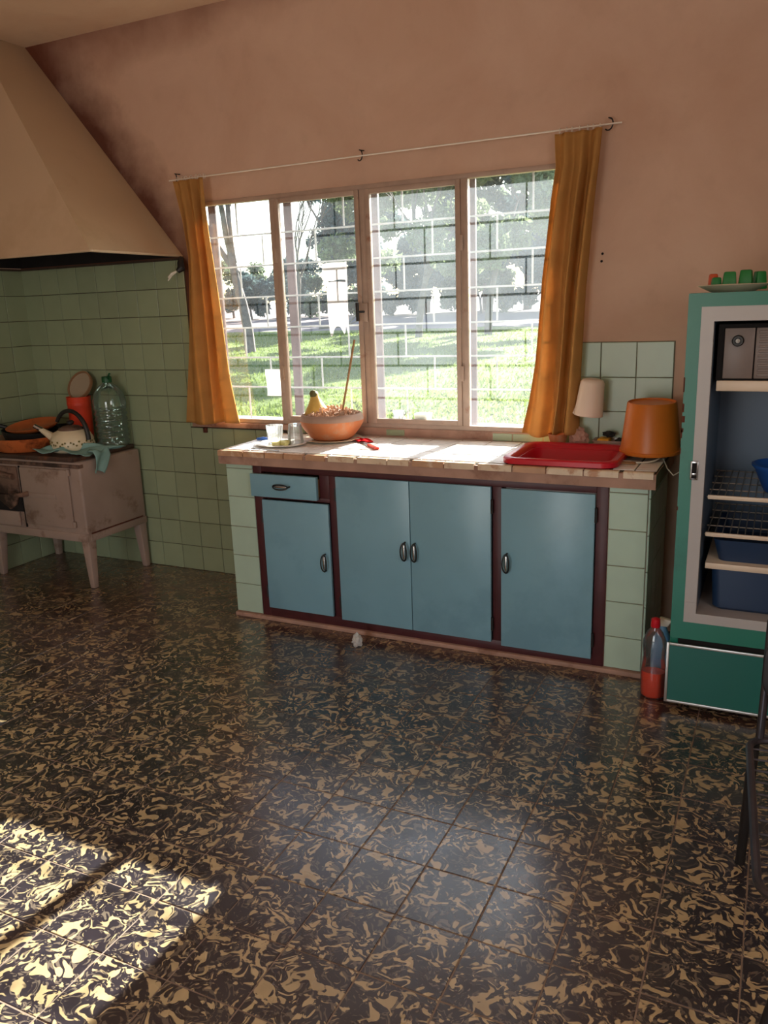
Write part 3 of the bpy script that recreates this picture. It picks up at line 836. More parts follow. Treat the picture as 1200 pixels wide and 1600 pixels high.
dr = MB().box(2.000, 2.366, FYA - .034, FYA - .012, .646, .757).build('drawer', 'blue_door', cab, bevel=.0025)
pull(dr, 2.182, FYA - .034, .705, True)
b = MB(); b.box(2.05, 2.36, FYA - .012, -.10, .655, .662); b.box(2.05, 2.058, FYA - .012, -.1, .662, .74); b.box(2.352, 2.36, FYA - .012, -.1, .662, .74); b.box(2.05, 2.36, -.11, -.1, .662, .74)
b.build('drawer_box', 'stick', dr, smooth=False)

# ================================================================== THINGS ON THE WORKTOP
def plate(name, c, r, label, cat='plate', mat='china', sx=1, sy=1, h=.018, group=None):
    o = MB().lathe([(0, 0), (r * .58, 0), (r * .62, .002), (r * .98, h), (r, h + .002), (r * .97, h + .004), (r * .62, .007), (r * .5, .005), (0, .005)], c, 48, sx=sx, sy=sy).build(name, mat, angle=50)
    off = Vector(c); o.data.transform(Matrix.Translation(-off)); o.location = off
    return tag(o, label, cat, group)
plate('serving_plate', (2.05, -.365, ZT), .135, 'cream oval plate under the two drinking glasses', sx=1.0, sy=.82, h=.008)
def tumbler(name, c, r0, r1, h, label, upside=False, ribs=0):
    rib = (lambda k, n, z: .03 * (1 if k % 2 else -1)) if ribs else None
    prof = [(0, .001), (r0, 0), (lerp(r0, r1, .5), h * .5), (r1, h), (r1 - .0025, h), (lerp(r0, r1, .5) - .0025, h * .5), (r0 - .003, .010), (0, .010)]
    if upside: prof = [(r, h - z) for r, z in prof][::-1]; prof = [prof[-1 - i] for i in range(len(prof))]
    o = MB().lathe(prof, (0, 0, 0), 36, rib=rib).build(name, 'glass')
    o.location = c
    return tag(o, label, 'glass')
pz = ZT + .0055
tumbler('drinking_glass', (2.005, -.345, pz), .033, .042, .090, 'ribbed drinking glass standing upright on the cream plate', ribs=1)
tumbler('drinking_glass', (2.120, -.335, pz), .032, .041, .098, 'smooth drinking glass turned upside down on the cream plate', True)
soaps = [(2.06, -.42, .02, .3), (2.085, -.385, .024, 1.1), (2.055, -.378, .016, .7), (2.10, -.41, .02, -.4)]
for k, (x, y, s, a) in enumerate(soaps):
    o = MB().box(-s, s, -s * .6, s * .6, 0, s * .9).build('soap_piece', 'soap', bevel=.004)
    o.location = (x, y, pz + .0015); o.rotation_euler = (0, 0, a)
    tag(o, ['yellow soap scrap nearest the rim of the cream plate', 'largest yellow soap scrap on the cream plate', 'smallest yellow soap scrap by the ribbed glass', 'yellow soap scrap in front of the upturned glass'][k], 'soap', 'soap scraps on the plate')
o = MB().tube([(1.845, -.275, ZT + .008), (1.875, -.262, ZT + .009), (1.905, -.25, ZT + .008)], [.006, .009, .006], 10).build('blue_peg', 'blue_plastic')
tag(o, 'small blue plastic peg behind the cream plate', 'peg')
b = MB(); b.box(1.985, 2.13, -.498, -.492, ZT + .0005, ZT + .003)
o = MB().hexa([(1.955, -.485, ZT + .0006), (2.145, -.530, ZT + .0006), (2.146, -.522, ZT + .0006), (1.957, -.475, ZT + .0006)], [(1.955, -.485, ZT + .003), (2.145, -.530, ZT + .003), (2.146, -.522, ZT + .003), (1.957, -.475, ZT + .003)]).build('table_knife', 'chrome', bevel=.001)
tag(o, 'thin metal knife lying along the edge in front of the cream plate', 'knife')

# clay bowl with gourd, chips and stick on a saucer
bx, by = 2.235, -.165
plate('saucer', (bx, by, ZT), .150, 'cream saucer under the clay bowl', 'saucer', 'plate_cream', h=.010)
sz = ZT + .0075
clay = thing('clay_bowl', (bx, by, sz), 'round terracotta bowl heaped with dried bark on the worktop', 'bowl')
MB().lathe([(0, 0), (.092, 0), (.108, .012), (.140, .050), (.158, .080), (.161, .098), (.148, .098), (.120, .06), (.095, .025), (0, .02)], (bx, by, sz), 44).build('bowl_body', 'clay', clay, angle=60)
MB().lathe([(.1605, .096), (.160, .110), (.153, .126), (.146, .131), (.139, .124), (.146, .099)], (bx, by, sz), 44, close=True).build('bowl_rim', 'clay_rim', clay, angle=60)
b = MB()
for k in range(420):
    a = random.uniform(0, 6.28); r = .135 * math.sqrt(random.random())
    z = sz + .104 + .042 * (1 - (r / .14) ** 2) + random.uniform(-.012, .012)
    R = Euler((random.uniform(0, 3), random.uniform(0, 3), random.uniform(0, 6))).to_matrix()
    s = random.uniform(.008, .022)
    b.add([Vector((bx + r * math.cos(a), by + r * math.sin(a), z)) + R @ Vector(p) for p in ((-s, -.005, 0), (s, -.005, .002), (s, .005, 0), (-s, .005, .003), (-s, -.005, .002), (s, -.005, .004), (s, .005, .002), (-s, .005, .005))],
          [(0, 3, 2, 1), (4, 5, 6, 7), (0, 1, 5, 4), (1, 2, 6, 5), (2, 3, 7, 6), (3, 0, 4, 7)])
b.lathe([(0, .08), (.13, .085), (.10, .11), (0, .118)], (bx, by, sz), 20)
o = b.build('dried_bark', 'chips', smooth=False)
tag(o, 'shreds of dried bark filling the clay bowl', 'bark', kind='stuff')
gd = thing('gourd', (bx - .075, by - .01, sz + .105), 'small yellow gourd with a crooked neck in the clay bowl', 'gourd')
gx, gy, gz = bx - .075, by - .01, sz + .088
rib5 = lambda k, n, z: .05 * math.cos(2 * PI * k / n * 9) * max(0, 1 - z / .12)
T = Matrix.Rotation(math.radians(-6), 3, 'Y')
MB().lathe([(0, 0), (.045, .002), (.066, .022), (.066, .040), (.052, .066), (.036, .092), (.025, .115), (.020, .130), (.021, .140), (.014, .150), (0, .153)], (gx, gy, gz), 36, rib=rib5, tilt=T).build('gourd_body', 'gourd', gd, angle=80)
MB().lathe([(0, -.02), (.016, -.016), (.02, 0), (.012, .014), (0, .018)], (gx - .013, gy - .012, gz + .142), 14).build('gourd_knob', 'gourd_stem', gd)
o = MB().tube([(bx + .058, by - .01, sz + .10), (bx + .105, by - .005, sz + .30), (bx + .148, by, sz + .49)], .0055, 10).build('stick', 'stick')
tag(o, 'thin wooden stick standing upright in the clay bowl', 'stick')

# red knife and rag
kn = thing('red_knife', (2.5, -.28, ZT), 'red handled knife lying on the sunlit worktop', 'knife')
kd = Vector((.19, -.19, 0)).normalized(); ks = Vector((-kd.y, kd.x, 0)); kp = Vector((2.50, -.285, ZT + .006))
def kbox(p, l, w, h, tap=1.0):
    a = [p - ks * w, p + kd * l - ks * w * tap, p + kd * l + ks * w * tap, p + ks * w]
    return [tuple(q - Vector((0, 0, h))) for q in a], [tuple(q + Vector((0, 0, h))) for q in a]
MB().hexa(*kbox(kp, .125, .009, .0055, 1.25)).build('handle', 'red_knife', kn, bevel=.003)
MB().hexa(*kbox(kp - kd * .11, .11, .010, .001, .9)).build('blade', 'chrome', kn, bevel=.0004)
o = MB().grid(lambda u, v: (2.40 + .11 * (u - .5) + .02 * math.sin(5 * v), -.17 + .08 * (v - .5) + .01 * math.sin(6 * u), ZT + .004 + .010 * abs(math.sin(6 * u + 3 * v)) * (4 * u * (1 - u)) ** .5), 18, 12).build('red_rag', 'red_cloth', solid=.002, angle=80)
tag(o, 'crumpled red rag beside the saucer of the clay bowl', 'rag')

# red washing-up tub in the sink
def rrect(x0, x1, y0, y1, r, n=6):
    pts = []
    for cx_, cy_, a in ((x1 - r, y1 - r, 0), (x0 + r, y1 - r, PI / 2), (x0 + r, y0 + r, PI), (x1 - r, y0 + r, 3 * PI / 2)):
        for k in range(n + 1): q = a + k * PI / 2 / n; pts.append((cx_ + r * math.cos(q), cy_ + r * math.sin(q)))
    return pts
def tub_mesh(levels, n=6, caps=True):
    b = MB(); N = None
    vs = []; fs = []
    for (x0, x1, y0, y1, r, z) in levels:
        p = rrect(x0, x1, y0, y1, r, n); N = len(p); vs += [(x, y, z) for x, y in p]
    for i in range(len(levels) - 1):
        for k in range(N): fs.append((i * N + k, i * N + (k + 1) % N, (i + 1) * N + (k + 1) % N, (i + 1) * N + k))
    if caps: fs.append(tuple(range(N - 1, -1, -1))); fs.append(tuple((len(levels) - 1) * N + k for k in range(N)))
    return b.add(vs, fs)
tx0, tx1, ty0, ty1 = 3.242, 3.712, -.556, -.120
def ins(d, z, r=.05): return (tx0 + d, tx1 - d, ty0 + d, ty1 - d, r, z)
tb = thing('washing_up_tub', (3.477, -.338, .716), 'red plastic washing-up tub sunk in the tiled worktop', 'tub')
tub_mesh([ins(.075, .717), ins(.062, .722), ins(.040, .857), ins(.040, .862), ins(.022, .8625), ins(.022, .870), ins(.045, .870), ins(.050, .862), ins(.072, .728), ins(.085, .723)]).build('basin', 'red_tub', tb, angle=40)
tub_mesh([ins(.003, .864, .06), ins(0, .866, .06), ins(.0, .884, .06), ins(.006, .890, .06), ins(.024, .890), ins(.034, .884), ins(.040, .868), ins(.026, .866), ins(.003, .864, .06)], caps=False).build('rim', 'red_tub', tb, angle=40)

# tap on the wall with the cup hung over it
tap = thing('wall_tap', (3.51, 0, 1.09), 'brass wall tap mostly hidden inside the upturned cup', 'tap')
b = MB(); b.tube([(3.51, -.008, 1.085), (3.51, -.06, 1.085), (3.51, -.10, 1.085), (3.51, -.115, 1.07), (3.51, -.118, 1.04)], .011, 12)
b.lathe([(.024, 0), (.024, .006), (.014, .012)], (3.51, -.008, 1.085), 16, tilt=Matrix.Rotation(PI / 2, 3, 'X'))
b.tube([(3.51, -.095, 1.085), (3.51, -.095, 1.12)], .008, 10); b.box(3.485, 3.535, -.10, -.09, 1.118, 1.126)
b.build('spout', 'brass', tap)
cup = thing('plastic_cup', (3.51, -.11, 1.015), 'cream plastic jug hung upside down over the wall tap', 'cup')
T = Matrix.Rotation(math.radians(6), 3, 'Y')
MB().lathe([(.062, 0), (.064, .004), (.0625, .008), (.052, .145), (.046, .157), (.03, .162), (0, .163), (0, .160), (.028, .159), (.044, .154), (.050, .143), (.060, .008), (.060, 0)], (3.508, -.11, 1.012), 40, tilt=T).build('cup_body', 'white_plastic', cup, angle=50)
MB().add([(3.455, -.135, 1.018), (3.452, -.09, 1.018), (3.426, -.113, 1.030), (3.455, -.113, 1.055), (3.459, -.13, 1.02), (3.457, -.095, 1.02)], [(0, 2, 3), (2, 1, 3), (0, 4, 2), (4, 5, 2), (5, 1, 2)]).build('pouring_lip', 'white_plastic', cup, solid=.003)

# bits behind the tub
o = MB().lathe([(0, 0), (.030, 0), (.043, .05), (.045, .058), (.041, .058), (.036, .045), (.026, .01), (0, .01)], (3.365, -.072, ZT), 24).build('small_clay_pot', 'clay'); tag(o, 'little clay pot behind the red tub', 'pot')
def crumple(name, c, r, mat, label, cat, seed, sq=(1, 1, .7), n=3, amp=.45):
    bm = bmesh.new(); bmesh.ops.create_icosphere(bm, subdivisions=n, radius=r)
    for v in bm.verts:
        d = v.co.normalized(); q = d * 2.1 + Vector((seed, seed * .7, 0))
        k = 1 + amp * mnoise.noise(q) + amp * .6 * abs(mnoise.noise(q * 2.7)) + amp * .3 * mnoise.noise(q * 6)
        v.co = Vector((d.x * sq[0], d.y * sq[1], d.z * sq[2])) * r * k
    zmin = min(v.co.z for v in bm.verts)
    for v in bm.verts: v.co.z -= zmin
    me = bpy.data.meshes.new(name); bm.to_mesh(me); bm.free()
    me.materials.append(MT[mat]); o = bpy.data.objects.new(name, me); COL.objects.link(o); o.location = c
    return tag(o, label, cat)
crumple('pink_rag', (3.462, -.080, ZT), .040, 'pink_cloth', 'crumpled pale pink rag behind the red tub', 'rag', 3, (1, .8, 1.0))
tr = thing('soap_tray', (3.60, -.065, ZT), 'clear low tray behind the red tub holding a yellow sponge', 'tray')
tub_mesh([(3.535, 3.675, -.115, -.02, .02, ZT), (3.525, 3.685, -.118, -.014, .02, ZT + .040), (3.529, 3.681, -.114, -.018, .02, ZT + .040), (3.539, 3.671, -.111, -.024, .02, ZT + .004)]).build('tray_body', 'tray_clear', tr)
o = MB().box(3.548, 3.600, -.105, -.035, ZT + .005, ZT + .046).build('sponge', 'yellow_sponge', bevel=.006); tag(o, 'yellow sponge in the clear tray', 'sponge')
crumple('scouring_pad', (3.592, -.060, ZT + .046), .020, 'scourer', 'black wire scouring pad on top of the yellow sponge', 'scouring pad', 8, (1.3, 1, .6))
crumple('scouring_pad', (3.642, -.062, ZT + .004), .021, 'scourer', 'dark wire scouring pad beside the yellow sponge', 'scouring pad', 5, (1.1, 1, .9))

# orange bucket upside down
bk = thing('orange_bucket', (3.797, -.255, ZT), 'orange plastic bucket standing upside down at the worktop end', 'bucket')
bxc, byc, bz = 3.797, -.25, ZT + .025
T = Matrix.Rotation(math.radians(2.5), 3, 'X')
MB().lathe([(.122, 0), (.124, .002), (.124, .014), (.120, .016), (.098, .205), (.095, .210), (.092, .210), (.090, .203), (0, .203), (0, .199), (.094, .199), (.117, .012), (.119, 0)], (bxc, byc, bz), 56, tilt=T).build('bucket_body', 'orange_bucket', bk, angle=45)
b = MB(); pts = []
for k in range(25):
    a = lerp(PI, 2 * PI, k / 24); pts.append((bxc - .035 + .085 * math.cos(a), byc - .07 + .085 * math.sin(a) - 0.0, ZT + .0045 + .012 * (1 - abs(math.sin(a)))))
b.tube(pts, .0035, 8); b.tube([(bxc - .12, byc - .07, ZT + .0165), (bxc - .118, byc - .03, ZT + .02)], .0035, 8); b.tube([(bxc + .05, byc - .07, ZT + .0165), (bxc + .06, byc - .02, ZT + .02)], .0035, 8)
b.build('wire_handle', 'china', bk)
o = MB().tube([(bxc + .06, byc - .05, ZT + .004), (bxc + .085, byc - .12, ZT - .02), (bxc + .11, byc - .13, ZT - .045), (bxc + .14, byc - .09, ZT - .03), (bxc + .155, byc + .02, ZT + .03)], .0028, 7).build('looped_cord', 'china'); tag(o, 'white cord looping off the worktop end towards the fridge', 'cord')  # loose white cord of an appliance
o = MB().box(3.70, 3.765, -.43, -.40, ZT + .001, ZT + .008).build('wood_scrap', 'stick', bevel=.002); tag(o, 'small brown wood scrap within the wire handle of the bucket', 'scrap')

# crumpled paper on the floor
crumple('crumpled_paper', (2.607, -.690, .0), .025, 'white_paper', 'crumpled white paper lying on the floor before the cabinet', 'paper', 12, (.8, .8, 1.1), 3, .6)

# ================================================================== FRIDGE
FX, FY, FW = 3.965, -.756, .62
FR = FX + FW
fr = thing('fridge', (FX + FW / 2, -.44, 0), 'old green fridge without its door beside the worktop', 'fridge')
ox0, ox1, oz0, oz1 = FX + .085, FR - .085, .389, 1.425       # inner opening
wx0, wx1, wz0, wz1 = FX + .044, FR - .044, .353, 1.473       # white surround
ZF = 1.518
b = MB()
b.box(FX, FX + .03, FY, -.14, .03, ZF); b.box(FR - .03, FR, FY, -.14, .03, ZF)
b.box(FX + .03, FR - .03, FY, -.14, ZF - .03, ZF); b.box(FX + .03, FR - .03, -.17, -.14, .03, ZF - .03); b.box(FX + .03, FR - .03, FY + .05, -.17, .03, .06)
b.build('casing', 'fridge_green', fr, bevel=.006)
b = MB()
b.box(FX + .001, wx0, FY - .003, FY + .02, .285, ZF - .001); b.box(wx1, FR - .001, FY - .003, FY + .02, .285, ZF - .001)
b.box(wx0, wx1, FY - .003, FY + .02, wz1, ZF - .001); b.box(wx0, wx1, FY - .003, FY + .02, .285, wz0)
b.build('front_rim', 'fridge_green', fr, smooth=False)
b = MB()
b.box(wx0, ox0, FY - .006, FY + .03, wz0, wz1); b.box(ox1, wx1, FY - .006, FY + .03, wz0, wz1)
b.box(ox0, ox1, FY - .006, FY + .03, oz1, wz1); b.box(ox0, ox1, FY - .006, FY + .03, wz0, oz0)
sr = b.build('white_surround', 'fridge_white', fr, smooth=False)
for z in (1.366, 1.376, .428):
    MB().box(wx0 + .001, ox0 - .001, FY - .0085, FY - .005, z, z + .003).build('seam', 'fridge_white', sr, smooth=False)
b = MB()
ly = -.20
b.box(ox0 - .006, ox0, FY + .03, ly, oz0, oz1); b.box(ox1, ox1 + .006, FY + .03, ly, oz0, oz1)
b.box(ox0, ox1, FY + .03, ly, oz1, oz1 + .006); b.box(ox0, ox1, ly, ly + .006, oz0, oz1)
b.build('inner_liner', 'fridge_blue', fr, smooth=False)
MB().box(ox0, ox1, FY + .03, ly, oz0 - .006, oz0).build('inner_floor', 'fridge_white', fr, smooth=False)
# latch
la = MB(); la.box(FX + .038, FX + .064, FY - .014, FY - .006, .885, .952); lt = la.build('latch_plate', 'chrome', fr, bevel=.002)
MB().box(FX + .043, FX + .059, FY - .0155, FY - .013, .891, .946).build('latch_slot', 'hole', lt, smooth=False)
MB().box(FX + .044, FX + .058, FY - .019, FY - .0155, .903, .911).build('latch_tongue', 'chrome', lt, bevel=.001)
# rust worn along the corner
b = MB()
for (z, w, h) in ((1.19, .004, .05), (1.12, .006, .03), (1.085, .010, .022), (1.05, .007, .015), (1.03, .004, .03), (.975, .003, .02), (.77, .004, .014)):
    b.box(FX - .0008, FX + w, FY - .0038, FY + .01, z, z + h)
b.build('rust_patch', 'rust', fr, smooth=False)
# freezer box
fz = MB(); fz.box(ox0 + .012, ox1 - .004, FY + .055, ly - .005, 1.226, oz1 - .012); fzb = fz.build('freezer_box', 'hole', fr, smooth=False)
MB().box(4.083, 4.176, FY + .046, FY + .055, 1.232, 1.400).build('freezer_panel', 'freezer_grey', fzb, bevel=.002)
MB().box(4.180, ox1 - .012, FY + .048, FY + .055, 1.232, 1.400).build('freezer_door', 'freezer_grey', fzb, bevel=.002)
b = MB()
for k in range(10): b.box(4.190, ox1 - .02, FY + .044, FY + .0485, 1.240 + k * .0158, 1.240 + k * .0158 + .008)
b.build('freezer_ribs', 'freezer_grey', fzb, bevel=.0015, kind='stuff')
T = Matrix.Rotation(PI / 2, 3, 'X')
MB().lathe([(.019, 0), (.019, .010), (.016, .014), (.010, .014), (.010, .010), (.009, .012), (0, .012)], (4.125, FY + .046, 1.358), 24, tilt=T).build('thermostat_knob', 'black_iron', fzb)
MB().lathe([(.0085, 0), (.007, .015), (0, .016)], (4.125, FY + .046, 1.358), 16, tilt=T).build('knob_centre', 'wire', fzb)
b = MB(); b.box(4.066, ox1 - .002, FY + .034, FY + .046, 1.190, 1.226); b.box(4.068, ox1 - .004, FY + .046, ly - .01, 1.190, 1.196)
b.build('drip_tray', 'fridge_cream', fr, bevel=.003)
# shelves
def shelf(z, grid=True):
    s = MB(); s.box(ox0 + .012, ox1 - .004, FY + .036, FY + .046, z - .009, z + .006)
    f = s.build('shelf', 'fridge_cream', fr, bevel=.002)
    g = MB(); ya, yb = FY + .046, ly - .02
    n = 17
    for k in range(n + 1):
        x = lerp(ox0 + .018, ox1 - .012, k / n); g.tube([(x, ya, z), (x, yb, z)], .0022, 5)
    for k in range(5):
        y = lerp(ya + .004, yb, k / 4); g.tube([(ox0 + .008, y, z - .003), (ox1 - .006, y, z - .003)], .0028, 5)
    g.build('shelf_grid', 'wire', f, kind='stuff')
shelf(.818); shelf(.681)
s = MB(); s.box(ox0 + .018, ox1 - .004, FY + .036, FY + .046, .552, .574); s.box(ox0 + .018, ox1 - .004, FY + .046, ly - .02, .566, .574); s.build('crate_lid', 'fridge_cream', fr, bevel=.002)
crx0, crx1, cry0, cry1 = 4.088, ox1 - .02, FY + .060, -.26
o = tub_mesh([(crx0 + .02, crx1 - .02, cry0 + .015, cry1, .03, oz0 + .0005), (crx0 + .01, crx1 - .01, cry0 + .006, cry1, .03, oz0 + .01), (crx0, crx1, cry0, cry1, .03, .545), (crx0 + .006, crx1 - .006, cry0 + .006, cry1 - .006, .03, .545), (crx0 + .018, crx1 - .018, cry0 + .016, cry1 - .01, .03, oz0 + .012)]).build('vegetable_crate', 'navy')
tag(o, 'dark blue plastic crate on the fridge floor below the cream lid', 'crate')
o = tub_mesh([(crx0 + .02, crx1 - .02, cry0 + .015, cry1, .03, .5745), (crx0, crx1, cry0, cry1, .03, .655), (crx0 + .006, crx1 - .006, cry0 + .006, cry1 - .006, .03, .655), (crx0 + .026, crx1 - .026, cry0 + .02, cry1 - .01, .03, .580)]).build('dark_box', 'navy')
tag(o, 'dark low box on the crate lid under the second wire shelf', 'box')
# kick panel
kp_ = MB().box(FX - .006, FR + .004, FY - .012, FY + .01, .034, .262).build('kick_panel', 'fridge_panel', fr, smooth=False)
b = MB(); w = .009
b.box(FX - .008, FX + .002, FY - .018, FY - .012, .028, .268); b.box(FR - .004, FR + .006, FY - .018, FY - .012, .028, .268)
b.box(FX + .002, FR - .004, FY - .018, FY - .012, .258, .268); b.box(FX + .002, FR - .004, FY - .018, FY - .012, .028, .038)
b.build('panel_trim', 'alu', kp_, bevel=.0015)
MB().box(FX + .004, FR - .004, FY + .004, FY + .03, .262, .286).build('panel_gap', 'hole', fr, smooth=False)
for x in (FX + .05, FR - .05):
    for y in (FY + .08, -.2): MB().lathe([(.02, 0), (.02, .006), (.012, .010), (.012, .032)], (x, y, 0), 12).build('foot', 'black_iron', fr)
# bowl on the top shelf
o = MB().lathe([(0, 0), (.07, 0), (.078, .006), (.112, .085), (.122, .095), (.122, .102), (.115, .103), (.106, .09), (.072, .012), (0, .008)], (4.315, -.585, .821), 40).build('blue_bowl', 'blue_plastic', angle=50)
tag(o, 'bright blue plastic bowl on the upper wire shelf of the fridge', 'bowl')
# plate on top of the fridge
pl = plate('dinner_plate', (4.090, -.545, ZF), .118, 'cream plate on top of the green fridge', mat='plate_cream', h=.022)
blocks = [('green_plastic', 4.036, -.580, .045, .026, .3), ('green_plastic', 4.078, -.585, .062, .036, .1), ('green_plastic', 4.130, -.575, .066, .034, -.1), ('green_plastic', 4.172, -.545, .060, .030, .5), ('orange_red', 4.022, -.535, .058, .026, .2)]
labs = ['smallest green plastic cup beside the orange one on the plate', 'dark green upturned cup second from the orange one on the plate', 'tallest green upturned cup in the middle of the plate', 'green upturned cup farthest from the orange one on the plate', 'orange red upturned cup on the plate over the fridge']
for (mt, x, y, h, w, a), lb in zip(blocks, labs):
    w2 = w * .52; w3 = w * .68
    o = MB().hexa([(-w3, -w3, 0), (w3, -w3, 0), (w3, w3, 0), (-w3, w3, 0)], [(-w2, -w2, h), (w2, -w2, h), (w2, w2, h), (-w2, w2, h)]).build('upturned_cup', mt, bevel=.005)
    o.location = (x, y, ZF + .006); o.rotation_euler = (0, 0, a); tag(o, lb, 'cup', 'small upturned cups on the plate')

# bottles on the floor
bt = thing('detergent_bottle', (3.905, -.69, 0), 'clear bottle with red cap and orange liquid on the floor by the fridge', 'bottle')
c = (3.905, -.690, 0)
prof = [(0, .001), (.040, 0), (.046, .008), (.047, .10), (.043, .14), (.040, .17), (.044, .205), (.043, .235), (.030, .268), (.016, .285), (.015, .296)]
MB().lathe(prof, c, 32, sx=1.0, sy=.72).build('bottle_body', 'bottle_clear', bt, angle=60)
MB().lathe([(0, .004), (.038, .004), (.044, .011), (.045, .098), (.0445, .108), (0, .108)], c, 32, sx=1.0, sy=.72).build('liquid', 'orange_liquid', bt)
MB().lathe([(.017, .290), (.018, .293), (.0165, .322), (.008, .326), (0, .326)], c, 20).build('cap', 'red_cap', bt)
c2 = (3.922, -.606, 0)
sp = thing('spray_bottle', c2, 'pale blue labelled spray bottle behind the orange detergent', 'bottle')
MB().lathe([(0, .001), (.036, 0), (.040, .008), (.040, .16), (.034, .21), (.018, .25), (.014, .265)], c2, 28, sx=1, sy=.75).build('bottle_body', 'blue_label', sp, angle=60)
b = MB(); b.hexa([(c2[0] - .016, c2[1] - .014, .265), (c2[0] + .02, c2[1] - .014, .265), (c2[0] + .02, c2[1] + .014, .265), (c2[0] - .016, c2[1] + .014, .265)], [(c2[0] - .012, c2[1] - .012, .300), (c2[0] + .034, c2[1] - .012, .292), (c2[0] + .034, c2[1] + .012, .292), (c2[0] - .012, c2[1] + .012, .300)])
b.build('trigger_head', 'china', sp, bevel=.004)

# ================================================================== STOVE
st = thing('wood_stove', (.44, -.27, 0), 'old chipped white enamel stove on tapered legs in the corner', 'stove')
SXL, SXR, SYF, SYB = .03, .812, -.505, -.025
b = MB(); b.box(SXL, SXR, SYF, SYB, .285, .735); body = b.build('body', 'stove_white', st, bevel=.012, seg=3)
b = MB(); b.box(SXL - .004, SXR + .003, SYF - .006, SYF + .02, .275, .325); b.box(SXR - .02, SXR + .005, SYF + .02, SYB, .275, .318); b.build('bottom_rail', 'stove_white', st, bevel=.006)
b = MB(); b.box(SXL, SXR + .002, SYF - .008, SYF + .03, .700, .722); b.build('top_rail', 'stove_dirty', st, bevel=.004)
b = MB(); b.box(SXL, SXR - .035, SYF - .012, SYB, .7355, .762); b.build('hotplate', 'stove_top', st, bevel=.005)
for k in range(2): MB().lathe([(0, 0), (.085, 0), (.085, .004), (.075, .005), (.075, .003), (.03, .003), (.03, .005), (0, .005)], (.27 + .27 * k, -.20, .762), 32).build('hob_ring', 'black_iron', st)
for x in (SXL + .03, SXR - .03):
    for y in (SYF + .03, SYB - .035):
        sx_, sy_ = (1 if x > .4 else -1), (-1 if y < -.3 else 1)
        t_, bt_ = .030, .017; dx, dy = .012 * sx_, .01 * sy_
        MB().hexa([(x + dx - bt_, y + dy - bt_, 0), (x + dx + bt_, y + dy - bt_, 0), (x + dx + bt_, y + dy + bt_, 0), (x + dx - bt_, y + dy + bt_, 0)], [(x - t_, y - t_, .30), (x + t_, y - t_, .30), (x + t_, y + t_, .30), (x - t_, y + t_, .30)]).build('leg', 'stove_white', st, bevel=.005)
od = MB().box(.350, .728, SYF - .014, SYF - .001, .352, .690).build('oven_door', 'stove_white', st, bevel=.006)
MB().box(.40, .62, SYF - .018, SYF - .013, .515, .545).build('door_relief', 'stove_white', od, bevel=.002)
for z in (.36, .66): MB().tube([(.735, SYF - .012, z), (.735, SYF - .012, z + .035)], .010, 8).build('hinge', 'stove_white', od)
b = MB(); b.tube([(.395, SYF - .014, .535), (.395, SYF - .045, .535), (.35, SYF - .05, .53), (.30, SYF - .045, .535)], [.016, .014, .011, .016], 10); b.build('door_latch', 'stove_dirty', od)
fd = MB().box(.06, .325, SYF - .014, SYF - .001, .52, .690).build('fire_door', 'stove_dirty', st, bevel=.006)
b = MB(); b.tube([(.16, SYF - .014, .64), (.20, SYF - .03, .645), (.31, SYF - .03, .63)], .016, 10); b.build('door_latch', 'stove_dirty', fd)
MB().prism([(.10, .52), (.32, .52), (.29, .46), (.24, .43), (.19, .46)], SYF - .020, SYF - .006).build('ash_flap', 'stove_dirty', st, bevel=.003)
MB().box(.06, .328, SYF - .004, SYF - .0005, .42, .52).build('ash_opening', 'hole', st, smooth=False)
MB().box(.06, .300, SYF - .016, SYF - .001, .335, .42).build('ash_door', 'stove_white', st, bevel=.005)
MB().box(.335, .345, SYF - .006, SYF - .0005, .33, .695).build('door_gap', 'hole', st, smooth=False)
b = MB()
b.box(SXR + .0005, SXR + .0025, SYF + .03, SYB - .03, .318, .326); b.build('rust_seam', 'rust', st, smooth=False)
ZS = .763
# orange pan with lid
pan = thing('orange_pan', (.255, -.335, ZS), 'wide orange pan with a cream inner rim on the stove', 'pan')
pc = (.255, -.335, ZS)
MB().lathe([(0, 0), (.165, 0), (.178, .008), (.198, .070), (.203, .078), (.199, .080), (.192, .074), (.172, .012), (0, .008)], pc, 48).build('pan_body', 'pan_orange', pan, angle=50)
MB().lathe([(.196, .071), (.197, .079), (.1925, .079), (.178, .03), (.180, .03)], pc, 48, close=True).build('pan_rim', 'pan_cream', pan, angle=50)
sk = thing('black_skillet', (.265, -.325, ZS + .03), 'black iron skillet nested in the orange pan', 'skillet')
T = Matrix.Rotation(math.radians(4), 3, 'Y')
MB().lathe([(0, 0), (.135, 0), (.160, .065), (.165, .078), (.160, .080), (.130, .010), (0, .008)], (.265, -.325, ZS + .035), 40, tilt=T).build('skillet_body', 'black_iron', sk, angle=50)
MB().tube([(.11, -.36, ZS + .125), (.05, -.40, ZS + .150), (.02, -.43, ZS + .155)], [.012, .014, .016], 10).build('skillet_handle', 'black_iron', sk)
T = Matrix.Rotation(math.radians(9), 3, 'X')
o = MB().lathe([(0, 0), (.120, 0), (.150, .02), (.155, .028), (.150, .03), (.118, .008), (0, .006)], (.255, -.29, ZS + .112), 40, tilt=T).build('clay_dish', 'pan_orange', angle=50); tag(o, 'shallow orange clay dish tilted on top of the skillet', 'dish')
